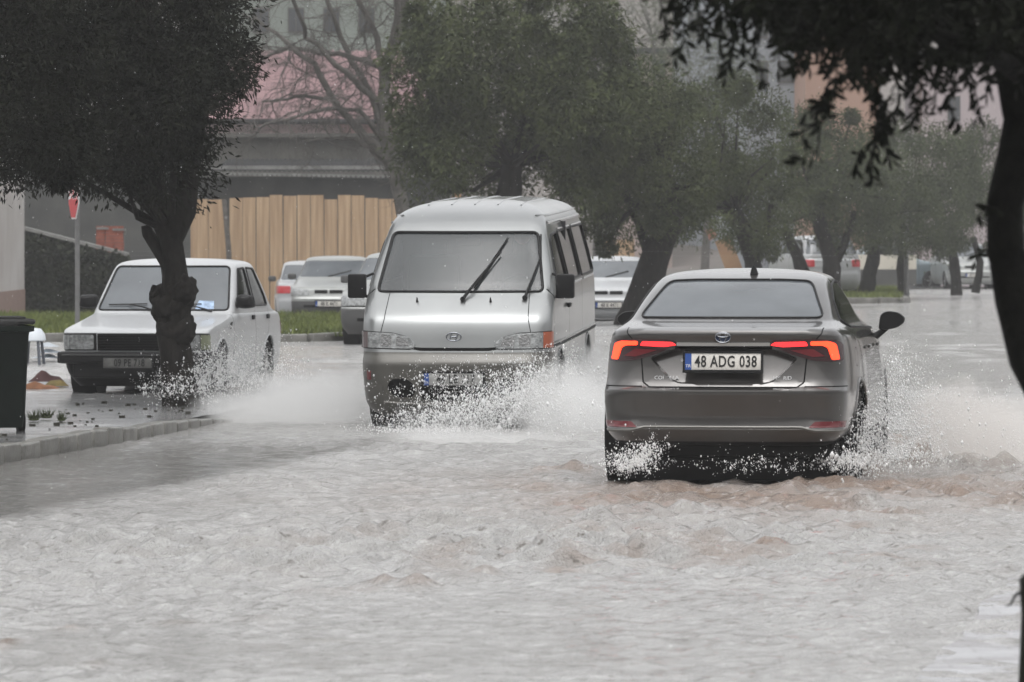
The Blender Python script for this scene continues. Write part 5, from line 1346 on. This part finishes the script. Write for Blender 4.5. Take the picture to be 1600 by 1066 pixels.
    for sd in (-1, 1):
        W1 = rounded([(1.60, .925), (2.02, 1.325), (2.32, 1.335), (2.36, .925)], .03)
        W2 = rounded([(2.44, .925), (2.42, 1.335), (2.78, 1.325), (3.08, 1.0), (3.10, .925)], .03)
        for w_ in (W1, W2):
            c.part('side_window', w_, M['glass_dark'], off=-.003, depth=.003, axis='x', side=sd); seal(c, w_, .010, 'x', sd)
        c.line([(1.32, .86), (1.28, .50), (1.30, .18)], .009, 1, axis='x', side=sd)
        c.line([(2.40, .90), (2.40, .18)], .009, 1, axis='x', side=sd)
        c.line([(3.14, .90), (3.10, .70), (2.88, .42)], .009, 1, axis='x', side=sd)
        for yy in (2.26, 3.02):
            h, n = c.hit(yy, .80, 'x', sd); b = bmesh.new(); bx(b, (h.x + sd * .012, yy, .80), (.025, .10, .05), bev=.01); obj('door_handle', b, M['black'], root)
        h, n = c.hit(1.16, .72, 'x', sd); b = bmesh.new()
        prism(b, [(1.10, .69), (1.14, .755), (1.22, .765), (1.16, .70)], h.x - .01, h.x + sd * .006, 'x'); obj('side_vent', b, M['black'], root, smooth=False)
        b = bmesh.new()
        prof = rounded([(-.005, -.04), (.0, .07), (.04, .10), (.19, .09), (.21, -.04), (.10, -.055)], .03, 3)
        rg = [[b.verts.new((sd * (.10 + (x - .10) * s), y, .02 + (z - .02) * s)) for x, z in prof] for y, s in ((-.10, .5), (-.08, .85), (-.03, 1), (0, 1))]
        n = len(prof)
        for r0, r1 in zip(rg, rg[1:]):
            for k in range(n): b.faces.new((r0[k], r0[(k+1) % n], r1[(k+1) % n], r1[k]))
        b.faces.new(rg[0]); b.faces.new(rg[-1]); bmesh.ops.recalc_face_normals(b, faces=b.faces)
        tube(b, [(sd * -.06, .02, -.05), (sd * .05, -.02, -.02)], .02)
        o = obj('door_mirror', b, M['black'], root); o.location = (sd * .76, 1.60, .955)
        c.part('rear_wing_lamp', [(3.80, .60), (3.80, .74), (3.93, .74), (3.93, .60)], M['red_dark'], axis='x', side=sd, minn=.03)
    c.arch(.72, .28, .32); c.arch(3.10, .28, .32)
    c.wheel(.72, .265, .285, xo=.70, w=.17, rimr=.58, spokes=5); c.wheel(3.10, .265, .285, xo=.70, w=.17, rimr=.58, spokes=5)
    b = bmesh.new(); bx(b, (0, 2.0, .20), (1.2, 3.4, .10)); obj('underbody', b, M['black'], root, smooth=False)
    c.finish()
    # roof bars
    return root

# ------------------------------------------------------------------ small far cars
def far_car(label, px, Y, z0, rz, paint, view='front', two_tone=False, H=1.42, Wd=.80, L=4.1, group='cars parked beyond the flooded road', name='parked_car', hatch=False, tint='glass_fog'):
    root = thing(name, label, 'car', (wx(px, Y), Y, z0), rz, group)
    k = H / 1.42
    yr = L if not hatch else L - .02
    gy = L - .75 if not hatch else L - .12
    keys = [(.18, .14, L-.12, Wd*.88, .18, .18, .05, .05), (.28, .04, L-.04, Wd*.97, .20, .2, .07, .05), (.42, .0, L, Wd, .2, .2, .08, .06), (.55, .0, L, Wd, .2, .2, .08, .06),
            (.58, .03, L-.02, Wd, .2, .2, .08, .06), (.72, .06, L-.03, Wd, .2, .2, .09, .06), (.78, .14, L-.05, Wd, .2, .2, .10, .06), (.84, .45, L-.06, Wd*.99, .2, .2, .12, .06), (.90, .85, L-.10, Wd*.98, .2, .22, .12, .06),
            (.94, 1.05, (L-.35) if not hatch else L-.1, Wd*.965, .18, .2, .12, .06), (.98, 1.15, gy, Wd*.93, .16, .2, .12, .06), (1.30, 1.68, gy - (.5 if not hatch else .28), Wd*.80, .14, .16, .09, .06),
            (1.36, 1.82, gy - .62, Wd*.75, .16, .16, .08, .06), (1.395, 2.0, gy - .75, Wd*.62, .16, .16, .06, .04), (1.415, 2.2, gy - .95, Wd*.3, .08, .08, .02, .02), (1.42, 2.35, gy - 1.05, Wd*.05, .01, .01, 0, 0)]
    keys = [(z * k, *r) for z, *r in keys]
    c = Car(root, keys, nsub=4, nf=8, nc=5, ns=30, tn=.06, tf=.05, paint=paint)
    if two_tone:
        c.paint([(-1, .1), (1, .1), (1, .57 * k), (-1, .57 * k)], 3, side=-1, minn=.02)
        for sd in (-1, 1): c.paint([(0, .1), (L, .1), (L, .42 * k), (0, .42 * k)], 3, axis='x', side=sd, minn=.02)
        c.line([(-Wd, .60 * k), (Wd, .60 * k)], .02, 1)
    ws = rounded([(-Wd*.87, .99*k), (Wd*.87, .99*k), (Wd*.74, 1.32*k), (-Wd*.74, 1.32*k)], .05)
    c.part('windscreen', ws, M[tint], off=-.003, depth=.003); 
    c.part('rear_window', ws, M['glass_fog'], off=-.003, depth=.003, side=1)
    for s_ in (-1, 1):
        X = lambda poly: [(s_ * a, b) for a, b in poly]
        hp = c.part('headlamp', X(rounded([(.38, .62*k), (.40, .74*k), (Wd*.98, .76*k), (Wd*.98, .60*k)], .03)), M['lens'], off=.006)
        c.part('tail_lamp', X(rounded([(.50, .70*k), (.50, .86*k), (Wd*.99, .86*k), (Wd*.99, .70*k)], .03)), M['red_dark'] if 'red' not in label else mat('bright_red_lens', (.5, .03, .04), .3, coat=.5), off=.008, side=1, minn=.02)
        sw = rounded([(1.35, .99*k), (1.80, 1.31*k), (gy-.75, 1.32*k), (gy-.25, 1.0*k)], .04)
        c.part('side_window', sw, M['glass_dark'], off=-.003, depth=.003, axis='x', side=s_)
        c.line([((1.4+gy-.3)/2, .98*k), ((1.4+gy-.3)/2, .30*k)], .012, 1, axis='x', side=s_)
        c.line([((1.4+gy-.3)/2, .98*k), ((1.4+gy-.3)/2, 1.33*k)], .06, 0, axis='x', side=s_)
        c.line([(1.25, .96*k), (1.22, .30*k)], .012, 1, axis='x', side=s_)
        b = bmesh.new(); bx(b, (s_ * (Wd + .06), 1.42, 1.0*k), (.17, .10, .12), bev=.03); obj('door_mirror', b, M['cladding'], root)
    c.part('radiator_grille', rounded([(-.28, .66*k), (-.28, .73*k), (-.02, .73*k), (-.02, .66*k)], .01), M['gap'], off=.003)
    c.part('radiator_grille', rounded([(.28, .66*k), (.28, .73*k), (.02, .73*k), (.02, .66*k)], .01), M['gap'], off=.003)
    if not two_tone: c.paint([(-Wd, .15), (Wd, .15), (Wd, .50*k), (-Wd, .50*k)], 3, side=-1, minn=.02) if view == 'front' and 'silver' in label else None
    c.line([(-.5, .40*k), (.5, .40*k)], .05, 1)
    c.arch(.80, .30, .33); c.arch(L - .85, .30, .33)
    c.wheel(.80, .29, .30, xo=Wd-.1, w=.17, rimr=.66, spokes=6); c.wheel(L - .85, .29, .30, xo=Wd-.1, w=.17, rimr=.66, spokes=6)
    number_plate(root, 0, -.012, .45*k, '48 K 4471', back='plate', blue=True)
    b = bmesh.new()
    p0 = c.hit(-.1, 1.0*k)[0]; p1 = c.hit(.35, 1.12*k)[0]
    tube(b, [p0 + Vector((0, -.02, 0)), p1 + Vector((0, -.02, 0))], .012, 5); obj('wiper', b, M['black'], root)
    c.finish()
    return root
# ------------------------------------------------------------------ place the vehicles
grey_sedan(); silver_van(); white_sedan()
far_car('silver parked sedan facing the road on the grass between white sedan and van', 513, 114, -.14, R(-3), 'paint_silver2', H=1.40, Wd=.80)
far_car('white parked car with bright red tail lamp behind the silver parked sedan', 486, 124, -.22, R(180 + 3), 'paint_white', H=1.36)
far_car('parked car with grey lower body half hidden behind the left of the minibus', 608, 87, -.02, R(-7), 'paint_silver2', two_tone=True, H=1.45, Wd=.82)
far_car('white parked sedan facing the viewer between the minibus and a leaning olive trunk', 951, 113, -.16, R(-3), 'paint_white', H=1.42, Wd=.82)
far_car('pale blue parked car seen from its side beyond the far grass island', 1487, 180, -.05, R(90 + 8), 'paint_blue', H=1.42, L=4.2)
far_car('white hatchback with bright red lamps behind the grey sedan roof', 1240, 152, .05, R(180 + 12), 'paint_white', hatch=True, H=1.62)
far_car('grey parked car showing only its end between the last two median trunks', 1522, 176, -.05, R(6), 'paint_silver2', H=1.5)

# ------------------------------------------------------------------ spray: tiny drops
def drops(name, label, blobs, seed=1, strands=()):
    r = np.random.default_rng(seed); P = []; S = []
    for px, py, sx, sy, Y, sY, n, sz, ang in blobs:
        t = R(ang); n = int(n * 2.0); na = max(1, n // 4); k_ = r.integers(0, na, n)      # drops fly in short ragged strings
        a = (r.normal(size=na) * sx)[k_]; c = (r.normal(size=na) * sy)[k_]; th = r.normal(-1.0, .7, na)[k_]
        ln = (np.exp(r.normal(size=na) * .5) * 12)[k_] * r.random(n); bow = r.normal(0, .02, na)[k_]
        a = a + ln * np.cos(th) + r.normal(size=n) * 2.2; c = c + ln * np.sin(th) + bow * ln**2 + r.normal(size=n) * 2.2
        X = px + a * math.cos(t) - c * math.sin(t); Yp = py + a * math.sin(t) + c * math.cos(t)
        D = Y + (r.normal(size=na) * sY)[k_] + r.normal(size=n) * .03
        p = np.stack([(X - 800) * D / FPX, D, CH - (Yp - HZ) * D / FPX], 1); P.append(p); S.append(sz * np.exp(r.normal(size=n) * .6) * .62)
    P = np.concatenate(P); S = np.concatenate(S); k = P[:, 2] > -.01; P = P[k]; S = S[k]; n = len(P)
    O = np.array([(1, 0, 0), (-1, 0, 0), (0, 1, 0), (0, -1, 0), (0, 0, 1), (0, 0, -1)], float)
    st = np.stack([np.ones(n), np.ones(n), 1 + .9 * r.random(n)], 1)
    V = (P[:, None, :] + O[None] * (S[:, None] * st)[:, None, :]).reshape(-1, 3)
    f = np.array([(0, 2, 4), (2, 1, 4), (1, 3, 4), (3, 0, 4), (2, 0, 5), (1, 2, 5), (3, 1, 5), (0, 3, 5)])
    Fq = (np.arange(n)[:, None, None] * 6 + f[None]).reshape(-1, 3)
    o = npmesh(name, V, Fq, M['drop'], smooth=True); return tag(o, label, 'splash', kind='stuff')
#        px   py   sx  sy   Y   sY   n    size
drops('water_spray', 'bright drops of spray thrown up under the minibus front bumper',
      [(700, 655, 55, 18, 48.9, .35, 2300, .0034, -8), (745, 642, 48, 18, 49.0, .35, 1700, .0036, -15), (800, 628, 40, 22, 49.1, .3, 2200, .0036, -20), (830, 605, 30, 22, 49.2, .3, 2000, .0036, -20), (650, 668, 44, 14, 48.8, .3, 1100, .0034, 0),
       (760, 660, 64, 16, 48.8, .4, 2400, .0032, 0), (860, 640, 44, 34, 49.3, .4, 2600, .0032, 0), (700, 600, 55, 16, 49.2, .2, 500, .0038, -5), (610, 680, 22, 10, 48.7, .3, 250, .004, 0)], 1)
drops('water_spray', 'spray between the two moving vehicles at the minibus wheels',
      [(885, 600, 22, 22, 50.6, .5, 1400, .0034, 0), (915, 620, 26, 24, 51.5, .6, 1600, .0032, 0), (905, 660, 45, 26, 49.0, .9, 2400, .003, 0), (940, 600, 14, 26, 52.0, .5, 600, .003, 0)], 2)
drops('water_spray', 'spray splashing against the side of the parked white sedan',
      [(325, 590, 42, 17, 55.3, .5, 2600, .004, -12), (285, 612, 34, 10, 54.6, .5, 900, .004, -5), (385, 590, 36, 20, 56.5, .8, 1800, .0035, 0), (430, 575, 26, 18, 60.0, .8, 700, .0035, 0), (350, 560, 28, 14, 56, .5, 700, .004, -20)], 3)
drops('water_spray', 'brownish water curling up round the rear wheels of the grey sedan',
      [(1000, 715, 22, 9, 38.2, .2, 700, .0034, -30), (985, 728, 25, 7, 38.0, .2, 700, .0034, 0), (1190, 730, 75, 8, 37.9, .25, 260, .003, 0), (1345, 690, 16, 28, 38.9, .3, 1500, .0036, 15), (1375, 655, 14, 28, 40.5, .5, 1400, .0034, 10), (1395, 600, 10, 30, 42.2, .4, 800, .0034, 8), (1330, 725, 26, 8, 38.3, .2, 1000, .0034, 0)], 4)
drops('water_spray', 'wide sheet of spray thrown out to the right of the grey sedan',
      [(1430, 680, 34, 26, 40.5, .6, 1500, .0032, 10), (1500, 660, 50, 34, 41.5, .8, 1300, .003, 10), (1420, 610, 20, 30, 42.2, .6, 500, .003, 0), (1570, 690, 40, 22, 41, .8, 700, .003, 0), (1400, 715, 40, 12, 39.3, .5, 1300, .0034, 0)], 5)
# rain falling in front of the dark trees
r = np.random.default_rng(12); n = 3500; D = 18 + 90 * r.random(n) ** .7
P = np.stack([(r.random(n) - .5) * .24 * D, D, 7.5 * r.random(n)], 1); S = .0015 + .0013 * r.random(n)
O = np.array([(1, 0, 0), (-1, 0, 0), (0, 1, 0), (0, -1, 0), (0, 0, 1.6), (0, 0, -1.6)], float)
V = (P[:, None, :] + O[None] * S[:, None, None]).reshape(-1, 3)
f = np.array([(0, 2, 4), (2, 1, 4), (1, 3, 4), (3, 0, 4), (2, 0, 5), (1, 2, 5), (3, 1, 5), (0, 3, 5)])
tag(npmesh('rain', V, (np.arange(n)[:, None, None] * 6 + f[None]).reshape(-1, 3), M['drop'], smooth=True), 'fine raindrops falling through the air', 'rain', kind='stuff')
# ------------------------------------------------------------------ fine mist as real volumes of drifting spray
def mist(label, px, py, Y, rx, ry, rz, dens, seed, nsc=2.3, col=(.965, .965, .96)):
    m = bpy.data.materials.new('spray_mist'); m.use_nodes = True; t = m.node_tree; L = t.links
    for n in list(t.nodes): t.nodes.remove(n)
    out = t.nodes.new('ShaderNodeOutputMaterial'); v = t.nodes.new('ShaderNodeVolumePrincipled'); L.new(v.outputs[0], out.inputs['Volume'])
    v.inputs['Color'].default_value = (*col, 1); v.inputs['Anisotropy'].default_value = .2
    tc = t.nodes.new('ShaderNodeTexCoord'); ln = t.nodes.new('ShaderNodeVectorMath'); ln.operation = 'LENGTH'
    L.new(tc.outputs['Object'], ln.inputs[0])
    nz = t.nodes.new('ShaderNodeTexNoise'); nz.inputs['Scale'].default_value = nsc; nz.inputs['Detail'].default_value = 7; nz.inputs['Roughness'].default_value = .62; nz.noise_dimensions = '4D'; nz.inputs['W'].default_value = seed
    L.new(tc.outputs['Object'], nz.inputs['Vector'])
    a = t.nodes.new('ShaderNodeMath'); a.operation = 'SUBTRACT'; a.inputs[0].default_value = 1.0; L.new(ln.outputs['Value'], a.inputs[1])
    s = t.nodes.new('ShaderNodeMath'); s.operation = 'MULTIPLY_ADD'; L.new(nz.outputs['Fac'], s.inputs[0]); s.inputs[1].default_value = 1.9; s.inputs[2].default_value = -.85
    p = t.nodes.new('ShaderNodeMath'); p.operation = 'ADD'; L.new(a.outputs[0], p.inputs[0]); L.new(s.outputs[0], p.inputs[1])
    q = t.nodes.new('ShaderNodeMapRange'); L.new(p.outputs[0], q.inputs['Value']); q.inputs['From Min'].default_value = .12; q.inputs['From Max'].default_value = .85; q.inputs['To Max'].default_value = dens; q.interpolation_type = 'SMOOTHSTEP'
    e = t.nodes.new('ShaderNodeMapRange'); L.new(a.outputs[0], e.inputs['Value']); e.inputs['From Min'].default_value = 0; e.inputs['From Max'].default_value = .25
    k = t.nodes.new('ShaderNodeMath'); k.operation = 'MULTIPLY'; L.new(q.outputs[0], k.inputs[0]); L.new(e.outputs[0], k.inputs[1])
    L.new(k.outputs[0], v.inputs['Density'])
    b = bmesh.new(); bmesh.ops.create_icosphere(b, subdivisions=3, radius=1)
    me = bpy.data.meshes.new('mist'); b.to_mesh(me); b.free(); me.materials.append(m)
    o = bpy.data.objects.new('mist', me); COL.objects.link(o); o.location = wp(px, py, Y); o.scale = (rx, ry, rz)
    return tag(o, label, 'mist', kind='stuff')
MIST = [('pale mist hanging between the white sedan and the minibus', 470, 640, 52, 1.10, 2.6, .50, 1.6, 1.0),
        ('pale mist rising over the water between the two moving vehicles', 885, 655, 49.6, .62, 1.5, .56, 2.8, 2.0),
        ('low mist trailing behind the minibus wheels', 925, 605, 53.0, .34, 1.6, .48, 2.6, 3.0),
        ('low mist over the water in front of the minibus', 730, 695, 47.0, 1.2, 1.4, .22, 1.1, 4.0),
        ('mist of thrown water beside the right flank of the grey sedan', 1500, 665, 41.6, .50, 2.0, .42, 1.3, 5.0),
        ('thin mist drifting right of the grey sedan to the photo edge', 1590, 680, 42.5, .75, 2.4, .38, 1.1, 6.0)]
for l, px, py, Y, rx, ry, rz, d, sd in MIST: mist(l, px, py, Y, rx, ry, rz, d, sd, col=(.90, .875, .85) if px > 1300 else (.945, .945, .94))
# haze: rainy air
m = bpy.data.materials.new('rain_haze'); m.use_nodes = True; t = m.node_tree
for n in list(t.nodes): t.nodes.remove(n)
out = t.nodes.new('ShaderNodeOutputMaterial'); v = t.nodes.new('ShaderNodeVolumePrincipled'); t.links.new(v.outputs[0], out.inputs['Volume'])
v.inputs['Color'].default_value = (.95, .95, .96, 1); v.inputs['Density'].default_value = HAZE = .0006; v.inputs['Anisotropy'].default_value = .25
b = bmesh.new(); bx(b, (0, 260, 39.4), (760, 560, 82)); o = obj('haze', b, m, smooth=False); tag(o, 'rainy haze in the air', kind='stuff')
